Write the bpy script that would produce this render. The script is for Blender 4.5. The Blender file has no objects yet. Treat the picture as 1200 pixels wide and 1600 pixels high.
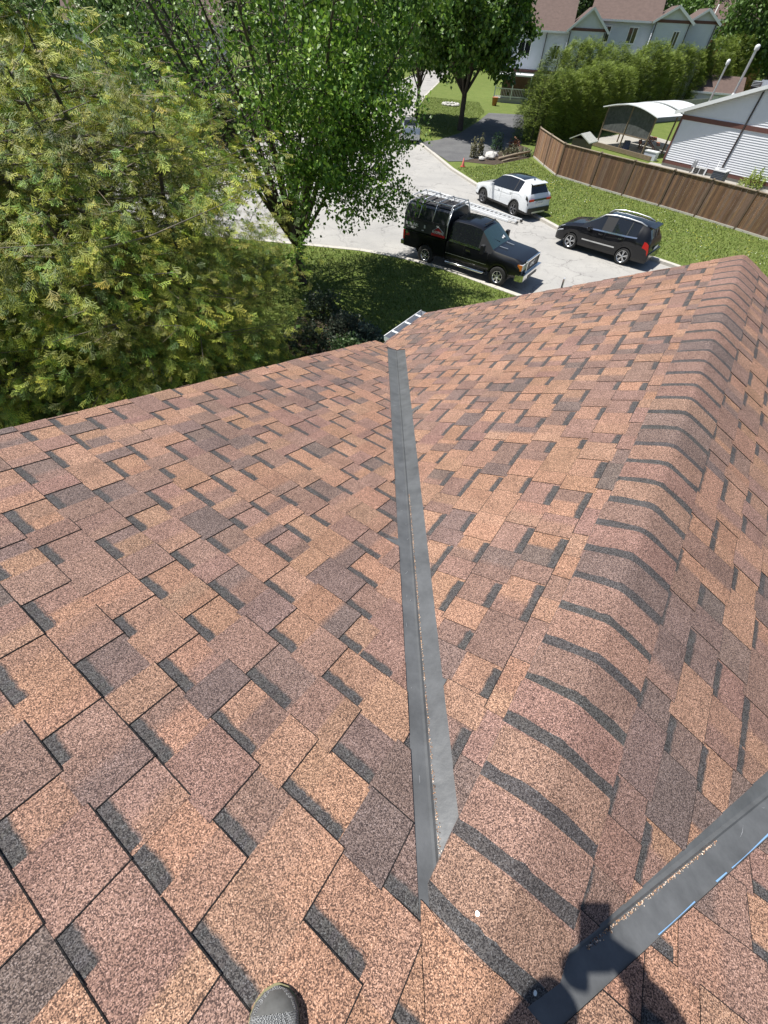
import bpy, math, random
import numpy as np
from mathutils import Vector, Matrix, Euler
from mathutils.geometry import tessellate_polygon
random.seed(7); rng = np.random.default_rng(7)
R = math.radians
sc = bpy.context.scene
col = sc.collection
# ------------------------------------------------------------------ camera
CAM_H = 7.35
PITCH, ROLL = 52.308, 2.964
def cam_matrix():
    pt, rl = R(PITCH), R(ROLL)
    fw = Vector((0, math.cos(pt), -math.sin(pt))); r = Vector((1, 0, 0)); u = r.cross(fw)
    r2 = math.cos(rl)*r + math.sin(rl)*u
    u2 = -math.sin(rl)*r + math.cos(rl)*u
    m = Matrix((r2, u2, -fw)).transposed().to_4x4()
    m.translation = Vector((0, 0, CAM_H))
    return m, r2, u2, fw
CM, CR, CU, CF = cam_matrix()
cam = bpy.data.cameras.new("camera"); camo = bpy.data.objects.new("camera", cam); col.objects.link(camo)
camo.matrix_world = CM
cam.sensor_fit = 'HORIZONTAL'; cam.sensor_width = 36; cam.lens = 612.43/1200*36
cam.clip_start = 0.02; cam.clip_end = 2000
sc.camera = camo
# ------------------------------------------------------------------ light
SUN_EL, SUN_AZ = 65.67, 284.4            # azimuth clockwise from +Y
w = bpy.data.worlds.new("World"); sc.world = w; w.use_nodes = True
nt = w.node_tree; nt.nodes.clear()
sky = nt.nodes.new('ShaderNodeTexSky'); sky.sky_type = 'NISHITA'; sky.sun_disc = False
sky.sun_elevation = R(SUN_EL); sky.sun_rotation = R(SUN_AZ); sky.air_density = 1.0; sky.dust_density = 0.6
bg = nt.nodes.new('ShaderNodeBackground'); bg.inputs[1].default_value = 0.072
wo = nt.nodes.new('ShaderNodeOutputWorld')
nt.links.new(sky.outputs[0], bg.inputs[0]); nt.links.new(bg.outputs[0], wo.inputs[0])
sun = bpy.data.lights.new("sun", 'SUN'); sun.energy = 5.0; sun.angle = R(0.53); sun.color = (1.0, 0.965, 0.9)
suno = bpy.data.objects.new("sun", sun); col.objects.link(suno)
sdir = Vector((math.sin(R(SUN_AZ))*math.cos(R(SUN_EL)), math.cos(R(SUN_AZ))*math.cos(R(SUN_EL)), math.sin(R(SUN_EL))))
suno.rotation_euler = sdir.to_track_quat('Z', 'Y').to_euler(); suno.location = (-20, 5, 40)
sc.view_settings.view_transform = 'Standard'; sc.view_settings.look = 'None'
sc.view_settings.exposure = 0.40; sc.view_settings.gamma = 1; sc.view_settings.use_curve_mapping = False
sc.render.engine = 'CYCLES'
sc.cycles.max_bounces = 5; sc.cycles.transparent_max_bounces = 8
# ------------------------------------------------------------------ helpers
def tag(o, label=None, cat=None, group=None, kind=None):
    if label: o['label'] = label
    if cat: o['category'] = cat
    if group: o['group'] = group
    if kind: o['kind'] = kind
    return o
def empty(name, loc=(0, 0, 0), rz=0, label=None, cat=None, group=None):
    o = bpy.data.objects.new(name, None); col.objects.link(o)
    o.location = loc; o.rotation_euler = (0, 0, rz); o.empty_display_size = .2
    return tag(o, label, cat, group)
def link(name, me, parent=None, loc=None):
    o = bpy.data.objects.new(name, me); col.objects.link(o)
    if parent: o.parent = parent
    if loc is not None: o.location = loc
    return o
def copy_tree(o, parent=None):
    c = o.copy(); col.objects.link(c)
    if parent: c.parent = parent
    for ch in list(o.children): copy_tree(ch, c)
    return c
class MB:
    """collects polygons, builds ONE mesh"""
    def __init__(s): s.v = []; s.f = []; s.c = []; s.sm = []; s.mi = []
    def poly(s, pts, c=None, smooth=False, mi=0):
        n = len(s.v); s.v.extend([tuple(p) for p in pts]); s.f.append(tuple(range(n, n+len(pts)))); s.c.append(c); s.sm.append(smooth); s.mi.append(mi)
    def quads(s, V, F, c=None, smooth=True, mi=0):
        n = len(s.v); s.v.extend([tuple(p) for p in V])
        for f in F: s.f.append(tuple(i+n for i in f)); s.c.append(c); s.sm.append(smooth); s.mi.append(mi)
    def box(s, c, d, rot=None, col=None, mi=0, taper=None):
        x, y, z = d[0]/2, d[1]/2, d[2]/2
        P = [Vector((a*x, b*y, e*z)) for e in (-1, 1) for a, b in ((-1, -1), (1, -1), (1, 1), (-1, 1))]
        if taper: P = [Vector((p.x*(taper if p.z > 0 else 1), p.y*(taper if p.z > 0 else 1), p.z)) for p in P]
        if rot is not None: P = [rot @ p for p in P]
        P = [p+Vector(c) for p in P]
        s.quads(P, [(3, 2, 1, 0), (4, 5, 6, 7), (0, 1, 5, 4), (1, 2, 6, 5), (2, 3, 7, 6), (3, 0, 4, 7)], col, False, mi)
        return s
    def beam(s, a, b, w, h, col=None, up=(0, 0, 1), mi=0):
        a, b = Vector(a), Vector(b); d = (b-a); L = d.length; d.normalize(); up = Vector(up)
        if abs(d.dot(up)) > .99: up = Vector((0, 1, 0))
        y = up.cross(d).normalized(); z = d.cross(y)
        s.box((a+b)/2, (L, w, h), Matrix((d, y, z)).transposed(), col, mi); return s
    def tube(s, pts, r, n=6, col=None, smooth=True, cap=True, mi=0):
        pts = [Vector(p) for p in pts]; rs = r if hasattr(r, '__len__') else [r]*len(pts)
        V = []; prev = None
        for i, p in enumerate(pts):
            d = (pts[min(i+1, len(pts)-1)]-pts[max(i-1, 0)]).normalized()
            ref = prev if prev is not None else (Vector((0, 0, 1)) if abs(d.z) < .9 else Vector((1, 0, 0)))
            a = (ref - d*ref.dot(d)).normalized(); b = d.cross(a); prev = a
            for k in range(n):
                t = 2*math.pi*k/n; V.append(p + (a*math.cos(t)+b*math.sin(t))*rs[i])
        F = [(i*n+k, i*n+(k+1) % n, (i+1)*n+(k+1) % n, (i+1)*n+k) for i in range(len(pts)-1) for k in range(n)]
        if cap: F += [tuple(reversed(range(n))), tuple(range((len(pts)-1)*n, len(pts)*n))]
        s.quads(V, F, col, smooth, mi); return s
    def lathe(s, prof, c=(0, 0, 0), axis='Z', n=24, col=None, smooth=True, mi=0):
        V = []
        for (r, h) in prof:
            for k in range(n):
                t = 2*math.pi*k/n; x, y = r*math.cos(t), r*math.sin(t)
                p = (x, y, h) if axis == 'Z' else (x, h, y)
                V.append((p[0]+c[0], p[1]+c[1], p[2]+c[2]))
        F = [(i*n+k, i*n+(k+1) % n, (i+1)*n+(k+1) % n, (i+1)*n+k) for i in range(len(prof)-1) for k in range(n)]
        s.quads(V, F, col, smooth, mi); return s
    def build(s, name, mats, parent=None, loc=None):
        me = bpy.data.meshes.new(name); me.from_pydata(s.v, [], s.f)
        mats = mats if isinstance(mats, (list, tuple)) else [mats]
        for m in mats: me.materials.append(m)
        me.polygons.foreach_set('use_smooth', s.sm)
        me.polygons.foreach_set('material_index', s.mi)
        if any(c is not None for c in s.c):
            a = me.color_attributes.new('col', 'FLOAT_COLOR', 'CORNER')
            arr = []
            for f, c in zip(s.f, s.c):
                c = c or (.5, .5, .5)
                if len(c) == len(f) and hasattr(c[0], '__len__'):
                    for q in c: arr.extend((q[0], q[1], q[2], 1))
                else: arr.extend((c[0], c[1], c[2], 1)*len(f))
            a.data.foreach_set('color', arr)
        me.update()
        return link(name, me, parent, loc)
def np_mesh(name, V, F, colr, mat, parent=None, smooth=False, kind=None):
    """V (n,3) F (m,k) colr (n,3) -> object"""
    me = bpy.data.meshes.new(name); m, k = F.shape
    me.vertices.add(len(V)); me.vertices.foreach_set('co', V.astype(np.float32).ravel())
    me.loops.add(m*k); me.loops.foreach_set('vertex_index', F.astype(np.int32).ravel())
    me.polygons.add(m); me.polygons.foreach_set('loop_start', np.arange(0, m*k, k, dtype=np.int32))
    me.polygons.foreach_set('loop_total', np.full(m, k, dtype=np.int32))
    if smooth: me.polygons.foreach_set('use_smooth', np.ones(m, dtype=bool))
    me.update(calc_edges=True)
    if colr is not None:
        a = me.color_attributes.new('col', 'FLOAT_COLOR', 'POINT')
        a.data.foreach_set('color', np.concatenate([colr, np.ones((len(V), 1))], 1).astype(np.float32).ravel())
    me.materials.append(mat)
    o = link(name, me, parent)
    if kind: o['kind'] = kind
    return o
# ------------------------------------------------------------------ materials
def mat(name, base=(.5, .5, .5), rough=.6, metal=0, coat=0, spec=.5, trans=0, var=0, vscale=5, bump=0, bscale=50, attr=False, subs=0, alpha=1):
    m = bpy.data.materials.new(name); m.use_nodes = True; t = m.node_tree; N = t.nodes; L = t.links
    p = N['Principled BSDF']; p.inputs['Roughness'].default_value = rough; p.inputs['Metallic'].default_value = metal
    p.inputs['Coat Weight'].default_value = coat; p.inputs['Coat Roughness'].default_value = .03; p.inputs['Specular IOR Level'].default_value = spec
    p.inputs['Base Color'].default_value = (*base, 1)
    src = None
    tc = N.new('ShaderNodeTexCoord')
    if attr:
        a = N.new('ShaderNodeVertexColor'); a.layer_name = 'col'; src = a.outputs[0]
    if var:
        n = N.new('ShaderNodeTexNoise'); n.inputs['Scale'].default_value = vscale; n.inputs['Detail'].default_value = 6; n.inputs['Roughness'].default_value = .65
        L.new(tc.outputs['Object'], n.inputs['Vector'])
        r = N.new('ShaderNodeMapRange'); r.inputs[1].default_value = .25; r.inputs[2].default_value = .75; r.inputs[3].default_value = 1-var; r.inputs[4].default_value = 1+var
        L.new(n.outputs[0], r.inputs[0])
        mx = N.new('ShaderNodeMix'); mx.data_type = 'RGBA'; mx.blend_type = 'MULTIPLY'; mx.inputs[0].default_value = 1
        if src: L.new(src, mx.inputs[6])
        else: mx.inputs[6].default_value = (*base, 1)
        L.new(r.outputs[0], mx.inputs[7]); src = mx.outputs[2]
    if src: L.new(src, p.inputs['Base Color'])
    if bump:
        b = N.new('ShaderNodeBump'); b.inputs['Strength'].default_value = bump; b.inputs['Distance'].default_value = .01
        n2 = N.new('ShaderNodeTexNoise'); n2.inputs['Scale'].default_value = bscale; n2.inputs['Detail'].default_value = 4
        L.new(tc.outputs['Object'], n2.inputs['Vector']); L.new(n2.outputs[0], b.inputs['Height']); L.new(b.outputs[0], p.inputs['Normal'])
    if trans:                                          # leaf: diffuse + light through the blade
        tr = N.new('ShaderNodeBsdfTranslucent'); ms = N.new('ShaderNodeMixShader'); ms.inputs[0].default_value = trans
        if src: L.new(src, tr.inputs[0])
        else: tr.inputs[0].default_value = (*base, 1)
        out = N['Material Output']; L.new(p.outputs[0], ms.inputs[1]); L.new(tr.outputs[0], ms.inputs[2]); L.new(ms.outputs[0], out.inputs[0])
    return m
def granule_mat(name, flat=None):
    """asphalt shingle: stone granules of several colours round the shingle's own blend colour"""
    m = bpy.data.materials.new(name); m.use_nodes = True; t = m.node_tree; N = t.nodes; L = t.links
    p = N['Principled BSDF']; p.inputs['Roughness'].default_value = .85; p.inputs['Specular IOR Level'].default_value = .35
    tc = N.new('ShaderNodeTexCoord')
    at = N.new('ShaderNodeVertexColor'); at.layer_name = 'col'
    def vor(scale):
        v = N.new('ShaderNodeTexVoronoi'); v.inputs['Scale'].default_value = scale; L.new(tc.outputs['Object'], v.inputs['Vector'])
        s = N.new('ShaderNodeSeparateColor'); L.new(v.outputs['Color'], s.inputs[0]); return v, s
    v1, s1 = vor(470); v2, s2 = vor(900)
    rp = N.new('ShaderNodeValToRGB'); e = rp.color_ramp; e.interpolation = 'CONSTANT'
    e.elements[0].position = 0; e.elements[0].color = (.30, .285, .30, 1)
    e.elements[1].position = .34; e.elements[1].color = (.78, .75, .76, 1)
    for pos, c in ((.55, (1.1, 1.06, 1.02)), (.78, (1.36, 1.34, 1.32)), (.92, (1.75, 1.8, 1.85))):
        q = e.elements.new(pos); q.color = (*c, 1)
    L.new(s1.outputs[0], rp.inputs[0])
    rp2 = N.new('ShaderNodeMapRange'); rp2.inputs[3].default_value = .62; rp2.inputs[4].default_value = 1.38; L.new(s2.outputs[1], rp2.inputs[0])
    nz = N.new('ShaderNodeTexNoise'); nz.inputs['Scale'].default_value = 9; nz.inputs['Detail'].default_value = 5; L.new(tc.outputs['Object'], nz.inputs['Vector'])
    r3 = N.new('ShaderNodeMapRange'); r3.inputs[1].default_value = .3; r3.inputs[2].default_value = .7; r3.inputs[3].default_value = .88; r3.inputs[4].default_value = 1.1; L.new(nz.outputs[0], r3.inputs[0])
    nz2 = N.new('ShaderNodeTexNoise'); nz2.inputs['Scale'].default_value = 1.3; nz2.inputs['Detail'].default_value = 4; L.new(tc.outputs['Object'], nz2.inputs['Vector'])
    r4 = N.new('ShaderNodeMapRange'); r4.inputs[1].default_value = .3; r4.inputs[2].default_value = .7; r4.inputs[3].default_value = .93; r4.inputs[4].default_value = 1.07; L.new(nz2.outputs[0], r4.inputs[0])
    cur = at.outputs[0]
    for k in (rp.outputs[0], rp2.outputs[0], r3.outputs[0], r4.outputs[0]):
        mx = N.new('ShaderNodeMix'); mx.data_type = 'RGBA'; mx.blend_type = 'MULTIPLY'; mx.inputs[0].default_value = 1
        L.new(cur, mx.inputs[6]); L.new(k, mx.inputs[7]); cur = mx.outputs[2]
    L.new(cur, p.inputs['Base Color'])
    b = N.new('ShaderNodeBump'); b.inputs['Strength'].default_value = .5; b.inputs['Distance'].default_value = .0012
    L.new(s1.outputs[2], b.inputs['Height']); L.new(b.outputs[0], p.inputs['Normal'])
    return m
M = {}
M['shingle'] = granule_mat('shingle granules')
M['deck'] = mat('roof underlay', (.04, .04, .045), .9)
M['valley'] = mat('dark grey painted valley steel', (.105, .108, .112), .42, 0, spec=.5, var=.35, vscale=9, bump=.25, bscale=18)
M['white_metal'] = mat('white aluminium', (.78, .79, .8), .4, 0, var=.05)
M['alu'] = mat('bare aluminium', (.72, .73, .74), .38, .75, var=.1, vscale=30)
M['grey_metal'] = mat('gutter inside', (.30, .31, .33), .5, .2, var=.2)
M['siding'] = mat('white vinyl siding', (.72, .73, .77), .55, var=.04, vscale=3)
M['siding_grey'] = mat('pale grey siding', (.60, .63, .69), .6, var=.05, vscale=2)
M['brown_trim'] = mat('brown red trim', (.13, .055, .045), .6, var=.15)
M['dark_trim'] = mat('dark downspout paint', (.045, .035, .035), .5)
M['black_plastic'] = mat('black plastic', (.018, .018, .02), .45)
M['concrete'] = mat('kerb concrete', (.50, .47, .42), .9, var=.18, vscale=6, bump=.3, bscale=60)
M['foundation'] = mat('foundation concrete', (.36, .35, .32), .9, var=.15, vscale=3)
M['bark'] = mat('grey brown bark', (.085, .066, .052), .9, var=.4, vscale=14, bump=.8, bscale=40)
M['bark_grey'] = mat('pale grey bark', (.17, .145, .12), .9, var=.35, vscale=14, bump=.6, bscale=40)
M['twig'] = mat('dry pale twigs', (.36, .28, .20), .85, var=.3, vscale=20)
M['maple_leaf'] = mat('maple leaves', (.06, .15, .02), .45, attr=True, trans=.32)
M['cedar_leaf'] = mat('cedar sprays', (.1, .12, .02), .6, attr=True, trans=.10)
M['shrub_leaf'] = mat('shrub leaves', (.06, .1, .03), .55, attr=True, trans=.2)
M['glass_dark'] = mat('tinted glass', (.012, .014, .017), .04, 0, coat=.3, spec=.8)
M['glass_teal'] = mat('windscreen glass', (.03, .06, .065), .05, 0, coat=.4, spec=.8)
M['paint_black'] = mat('black car paint', (.006, .0065, .009), .4, 0, coat=.8, spec=.15)
M['paint_white'] = mat('pearl white car paint', (.80, .82, .84), .25, 0, coat=1)
M['paint_silver'] = mat('silver car paint', (.5, .52, .54), .3, .6, coat=1)
M['chrome'] = mat('chrome', (.82, .82, .82), .12, 1)
M['rubber'] = mat('tyre rubber', (.028, .027, .026), .8, bump=.3, bscale=60)
M['alloy'] = mat('alloy rim', (.62, .63, .65), .25, .85)
M['alloy_dark'] = mat('dark alloy rim', (.22, .22, .23), .3, .7)
M['red_lamp'] = mat('red lamp lens', (.55, .015, .02), .15, coat=.8)
M['amber_lamp'] = mat('amber lamp lens', (.75, .22, .03), .2, coat=.8)
M['clear_lamp'] = mat('clear lamp lens', (.72, .74, .76), .12, .2, coat=1)
M['red_paint'] = mat('red sign vinyl', (.55, .025, .03), .5)
M['white_vinyl'] = mat('white vinyl', (.8, .8, .8), .5)
M['banner'] = mat('dark grey sign panel', (.055, .058, .062), .5, var=.3, vscale=4)
# ------------------------------------------------------------------ the roof we stand on
J = Vector((0.18386, -0.35294, CAM_H-1.24769))          # ridge meets the main slope
UD = Vector((0.547182, 0.837014, 0)); VD = Vector((0.837014, -0.547182, 0)); UP = Vector((0, 0, 1))
PA, PB = R(17.990), R(24.979)
SA = UD*math.cos(PA)-UP*math.sin(PA); SB = -VD*math.cos(PB)-UP*math.sin(PB); SC = VD*math.cos(PB)-UP*math.sin(PB)
NA = VD.cross(SA).normalized(); NA = NA if NA.z > 0 else -NA
NB = UD.cross(SB).normalized(); NB = NB if NB.z > 0 else -NB
NC = UD.cross(SC).normalized(); NC = NC if NC.z > 0 else -NC
EXPO = .149
TANA, TANB = math.tan(PA), math.tan(PB); VR = TANA/TANB
class Plane:
    def __init__(s, cd, sd, n): s.cd, s.sd, s.n = cd, sd, n
    def __call__(s, c, q, h=0): return J + s.cd*c + s.sd*q + s.n*h
plA, plB, plC = Plane(VD, SA, NA), Plane(UD, SB, NB), Plane(UD, SC, NC)
cA, cB = math.cos(PA), math.cos(PB)
house = empty('bungalow', (J.x, J.y, 0), 0, 'house with the red brown shingle roof the photographer stands on', 'house')
def under(o, parent=house):                 # world-space mesh parented under an Empty that has no rotation
    o.parent = parent; o.matrix_parent_inverse = Matrix.Translation(parent.location).inverted(); return o
def bw(mb, name, mats, parent):             # build in world coords under a parent
    o = mb.build(name, mats); root = parent
    while root.parent: root = root.parent
    o.parent = parent
    if parent is root: o.matrix_parent_inverse = Matrix.Translation(root.location).inverted()
    return o
# decks: one sheet per slope
uE = 5.22; vE = 3.08; uA = 3.90; uRidge = -2.6; vR = 5.6
def rakeA(u): return -2.74-(u-.3)*.082       # left rake, slightly out of square as in the photograph
dk = MB()
def quadA(pts): return [plA(v, u/cA, -.004) for u, v in pts]
vv = VR
dk.poly(quadA([(uRidge, rakeA(uRidge)), (uRidge, vR), (0, vR), (0, rakeA(0))]))
dk.poly(quadA([(0, rakeA(0)), (0, 0), (uA, -vv*uA), (uA, rakeA(uA))]))
dk.poly(quadA([(0, 0), (0, vR), (uA, vR), (uA, vv*uA)]))
roofA = bw(dk, 'roof', M['deck'], house)
dk = MB(); dk.poly([plB(u, v/cB, -.004) for u, v in ((0, 0), (uE, 0), (uE, vE), (vE/vv*.93, vE), (uA, vv*uA))])
roofB = bw(dk, 'roof', M['deck'], house)
dk = MB(); dk.poly([plC(u, v/cB, -.004) for u, v in ((0, 0), (uE, 0), (uE, vE), (vE/vv, vE))])
roofC = bw(dk, 'roof', M['deck'], house)
# back slope of the main roof
zr = J.z - TANA*uRidge
dk = MB()
def UV(u, v, z): return Vector((J.x, J.y, 0))+UD*u+VD*v+UP*z
dk.poly([UV(uRidge, rakeA(uRidge), zr), UV(uRidge, vR, zr), UV(uRidge-5, vR, zr-5*TANA), UV(uRidge-5, rakeA(uRidge), zr-5*TANA)])
roofD = bw(dk, 'roof', M['deck'], house)
# walls, soffit, fascia below the roof
wl = MB()
ztop = J.z-TANA*uA-.22
def wallring(pts, z0, z1):
    n = len(pts)
    for i in range(n):
        a, b = pts[i], pts[(i+1) % n]
        wl.poly([UV(*a, z0), UV(*b, z0), UV(*b, z1), UV(*a, z1)])
wallring([(-7, -2.4), (3.4, -2.4), (3.4, -2.6), (4.9, -2.6), (4.9, 2.6), (3.4, 2.6), (3.4, 5.2), (-7, 5.2)], -.02, ztop-.05)
bw(wl, 'wall', M['siding'], house)
fs = MB()
for a, b in (((uRidge, rakeA(uRidge)), (uA, rakeA(uA))),):
    p, q = plA(a[1]+.03, a[0]/cA, -.085), plA(b[1]+.03, b[0]/cA, -.085)
    fs.beam(p, q, .025, .15)
fs.beam(plB(uE-.03, .02, -.085), plB(uE-.03, vE/cB, -.085), .025, .15)
fs.beam(plC(uE-.03, .02, -.085), plC(uE-.03, vE/cB, -.085), .025, .15)
fs.beam(plB(uA+.3, vE/cB-.03, -.085), plB(uE, vE/cB-.03, -.085), .025, .15)
bw(fs, 'fascia', M['brown_trim'], house)
sf = MB(); sf.poly([UV(-7, -2.75, ztop-.04), UV(3.85, -3.0, ztop-.04), UV(3.85, 5.4, ztop-.04), UV(-7, 5.4, ztop-.04)])
bw(sf, 'soffit', M['siding'], house)
# --- clip helpers
def clip(poly, a, b, c):                     # keep a*x+b*y<=c
    out = []
    for i in range(len(poly)):
        p, q = poly[i], poly[(i+1) % len(poly)]; fp = a*p[0]+b*p[1]-c; fq = a*q[0]+b*q[1]-c
        if fp <= 0: out.append(p)
        if fp*fq < 0:
            t = fp/(fp-fq); out.append((p[0]+(q[0]-p[0])*t, p[1]+(q[1]-p[1])*t))
    return out
def clip_all(poly, hs):
    for h in hs:
        poly = clip(poly, *h)
        if len(poly) < 3: return None
    ar = sum(poly[i][0]*poly[(i+1) % len(poly)][1]-poly[(i+1) % len(poly)][0]*poly[i][1] for i in range(len(poly)))/2
    if abs(ar) < 1.5e-5: return None
    return poly if ar > 0 else poly[::-1]
TAN = [(.355, .208, .140), (.33, .192, .130), (.31, .188, .134), (.365, .218, .152), (.34, .20, .142)]
MID = [(.25, .158, .126), (.23, .148, .12), (.26, .158, .128), (.275, .172, .138)]
PUR = [(.19, .135, .118), (.165, .125, .112), (.21, .145, .126)]
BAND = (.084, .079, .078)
def jit(c, a=.06):
    k = 1+random.uniform(-a, a); return tuple(x*k*(1+random.uniform(-.02, .02)) for x in c)
def blend(bias=0):
    r = random.random()+bias*.8
    return jit(random.choice(TAN if r < .50 else MID if r < .86 else PUR))
def in_view(p, m=60):
    d = Vector(p)-CM.translation; z = d.dot(CF)
    if z <= .05: return False
    x = 600+612.4*d.dot(CR)/z; y = 800-612.4*d.dot(CU)/z
    return -m < x < 1200+m and -m < y < 1600+m
def shingle_strip(pl, k, off, c0, c1, regions, smin, smax, mb, lift=0.0):
    cut_shade_w = random.choice([.0006, .0009, .0012, .0018]) + (.0003 if pl is plA and k < 8 else 0)
    """one laminated strip: teeth two layers thick, gaps one layer with a shadow band under the course above"""
    s0 = EXPO*(k+off-1); s1 = s0+EXPO
    if s1 > smax: s1 = smax+.008
    cpts = [c0]; kinds = []
    tooth = random.random() < .5
    while cpts[-1] < c1-1e-6:
        wdt = random.uniform(.09, .23) if tooth else random.uniform(.10, .185)
        nx = cpts[-1]+wdt
        if c1-nx < .06: nx = c1
        cpts.append(min(nx, c1)); kinds.append(tooth); tooth = not tooth
    hb, ht = .0056+lift, .0090+lift; tilt = .0030
    prev = blend()
    def H(q, top): return top - (s1-q)/EXPO*tilt
    CUT_SHADE = (.022, .020, .020)
    def prism(poly, top, colr, dz=0, floor=-.001, grad=None, side=False):
        # a,b: course limits of the piece; dark butt and side line is felt edge with tooth shadow painted in
        x0, x1 = poly[0][0], poly[1][0]
        for rg in regions:
            P = clip_all(poly, rg)
            if not P: continue
            bt = .0016+cut_shade_w
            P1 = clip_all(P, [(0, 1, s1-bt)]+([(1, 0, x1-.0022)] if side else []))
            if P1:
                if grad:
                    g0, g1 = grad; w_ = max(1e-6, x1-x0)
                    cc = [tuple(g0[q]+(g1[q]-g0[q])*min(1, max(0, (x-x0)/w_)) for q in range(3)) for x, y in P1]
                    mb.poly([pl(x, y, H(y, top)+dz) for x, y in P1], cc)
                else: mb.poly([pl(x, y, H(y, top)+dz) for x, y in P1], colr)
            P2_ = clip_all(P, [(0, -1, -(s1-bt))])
            if P2_: mb.poly([pl(x, y, H(y, top)+dz-(.0012 if y > s1-1e-5 else 0)) for x, y in P2_], CUT_SHADE)
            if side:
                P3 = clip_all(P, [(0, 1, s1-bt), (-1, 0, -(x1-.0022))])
                if P3: mb.poly([pl(x, y, H(y, top)+dz-.0004) for x, y in P3], CUT_SHADE)
            for i in range(len(P)):
                a, b = P[i], P[(i+1) % len(P)]
                mb.poly([pl(a[0], a[1], floor), pl(b[0], b[1], floor), pl(b[0], b[1], H(b[1], top)+dz-(.0012 if b[1] > s1-1e-5 else 0)), pl(a[0], a[1], H(a[1], top)+dz-(.0012 if a[1] > s1-1e-5 else 0))], (.03, .028, .028))
    def two(a, b, c1_, c2_, top, ov, side):
        m_ = a+(b-a)*random.uniform(.35, .65); w2 = random.uniform(.006, .02)
        prism([(a, ov), (m_-w2, ov), (m_-w2, s1), (a, s1)], top, c1_)
        prism([(m_-w2, ov), (m_+w2, ov), (m_+w2, s1), (m_-w2, s1)], top, c1_, grad=(c1_, c2_))
        prism([(m_+w2, ov), (b, ov), (b, s1), (m_+w2, s1)], top, c2_, side=side)
    for a, b, kd in zip(cpts[:-1], cpts[1:], kinds):
        if random.random() < .82: prev = blend()
        ov = s0-.012
        if kd:
            if b-a > .12 and random.random() < .5: two(a, b, prev, blend(), ht, ov, True)
            else: prism([(a, ov), (b, ov), (b, s1), (a, s1)], ht, prev, side=True)
        else:
            g = blend(.0)
            if b-a > .13 and random.random() < .4: two(a, b, g, blend(.05), hb, ov, False)
            else: prism([(a, ov), (b, ov), (b, s1), (a, s1)], hb, g)
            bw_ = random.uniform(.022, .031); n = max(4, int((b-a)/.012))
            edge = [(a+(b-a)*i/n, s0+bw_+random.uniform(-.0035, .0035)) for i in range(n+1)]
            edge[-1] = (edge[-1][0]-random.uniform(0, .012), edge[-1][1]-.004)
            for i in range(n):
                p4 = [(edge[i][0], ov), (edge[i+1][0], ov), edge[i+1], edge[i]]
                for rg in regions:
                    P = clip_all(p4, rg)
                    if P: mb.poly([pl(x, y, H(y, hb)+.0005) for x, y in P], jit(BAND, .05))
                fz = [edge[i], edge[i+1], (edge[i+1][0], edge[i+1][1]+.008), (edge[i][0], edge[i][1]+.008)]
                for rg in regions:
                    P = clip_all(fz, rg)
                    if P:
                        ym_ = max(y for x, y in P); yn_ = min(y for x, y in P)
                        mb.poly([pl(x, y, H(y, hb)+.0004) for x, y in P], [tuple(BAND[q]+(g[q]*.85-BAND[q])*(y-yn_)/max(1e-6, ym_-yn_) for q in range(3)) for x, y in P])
def lay(pl, parent, off, kmin, kmax, cmin, cmax, regions, smax):
    rest = MB()
    for k in range(kmin, kmax+1):
        s1 = min(EXPO*(k+off), smax)
        c = cmin - ((k*.382) % 1.0)*1.0
        while c < cmax:
            mb = MB(); L = 1.0
            lift = random.choice([0, 0, 0, .0008, .0016])
            shingle_strip(pl, k, off, c, c+L, regions, None, smax, mb, lift)
            if mb.f:
                vis = any(in_view(mb.v[i]) for i in range(0, len(mb.v), 3)) and len(mb.f) > 30
                if vis: bw(mb, 'shingle', M['shingle'], parent)
                else: rest.quads(mb.v, mb.f); rest.c[-len(mb.f):] = mb.c; rest.sm[-len(mb.f):] = [False]*len(mb.f)
            c += L
    if rest.f:
        o = bw(rest, 'shingle', M['shingle'], parent); o['kind'] = 'stuff'
def HP(p, q, keep):                          # half-plane through p,q (c,s) that keeps point keep
    a, b = q[1]-p[1], -(q[0]-p[0]); c = a*p[0]+b*p[1]
    if a*keep[0]+b*keep[1] > c: a, b, c = -a, -b, -c
    n = math.hypot(a, b); return (a/n, b/n, c/n)
rk = HP((rakeA(-2), -2/cA), (rakeA(3), 3/cA), (0, 0))
sE = uA/cA
up_hp = (0, 1, .0)
regA = [[rk, (0, 1, 0), (1, 0, vR), (0, -1, -uRidge/cA)],
        [rk, (0, -1, 0), (0, 1, sE+.012), HP((-.059, 0), (-.059-.715*3, 3/cA), (-2, 1))],
        [(1, 0, vR), (0, -1, 0), (0, 1, sE+.012), HP((.09, 0), (.09+.69*3, 3/cA), (4, 1))]]
lay(plA, roofA, .76, -17, 28, rakeA(0)-.4, vR, regA, sE+.012)
sB = vE/cB
regB = [[(-1, 0, 0), (1, 0, uE+.01), (0, 1, sB+.012), (0, -1, -.02), HP((.080/.686, 0), ((.080+2)/.686, 2/cB), (4, 1))],
        [(-1, 0, -3.86), (1, 0, uE+.01), (0, 1, sB+.012), HP((0, 0), (3/VR, 3/cB), (4, 1)), HP((.080/.686, 0), ((.080+2)/.686, 2/cB), (-4, 1))],
        [(-1, 0, -3.905), (1, 0, uE+.01), (0, 1, sB+.012), HP((0, 0), (3/VR, 3/cB), (-4, 1))]]
lay(plB, roofB, .55, 0, 23, .0, uE, regB, sB+.012)
regC = [[(-1, 0, 0), (1, 0, uE+.01), (0, 1, sB+.012), (0, -1, -.02), HP((-.02/.622, 0), ((2-.02)/.622, 2/cB), (4, 1))]]
lay(plC, roofC, .20, 0, 23, .0, uE, regC, sB+.012)
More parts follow.
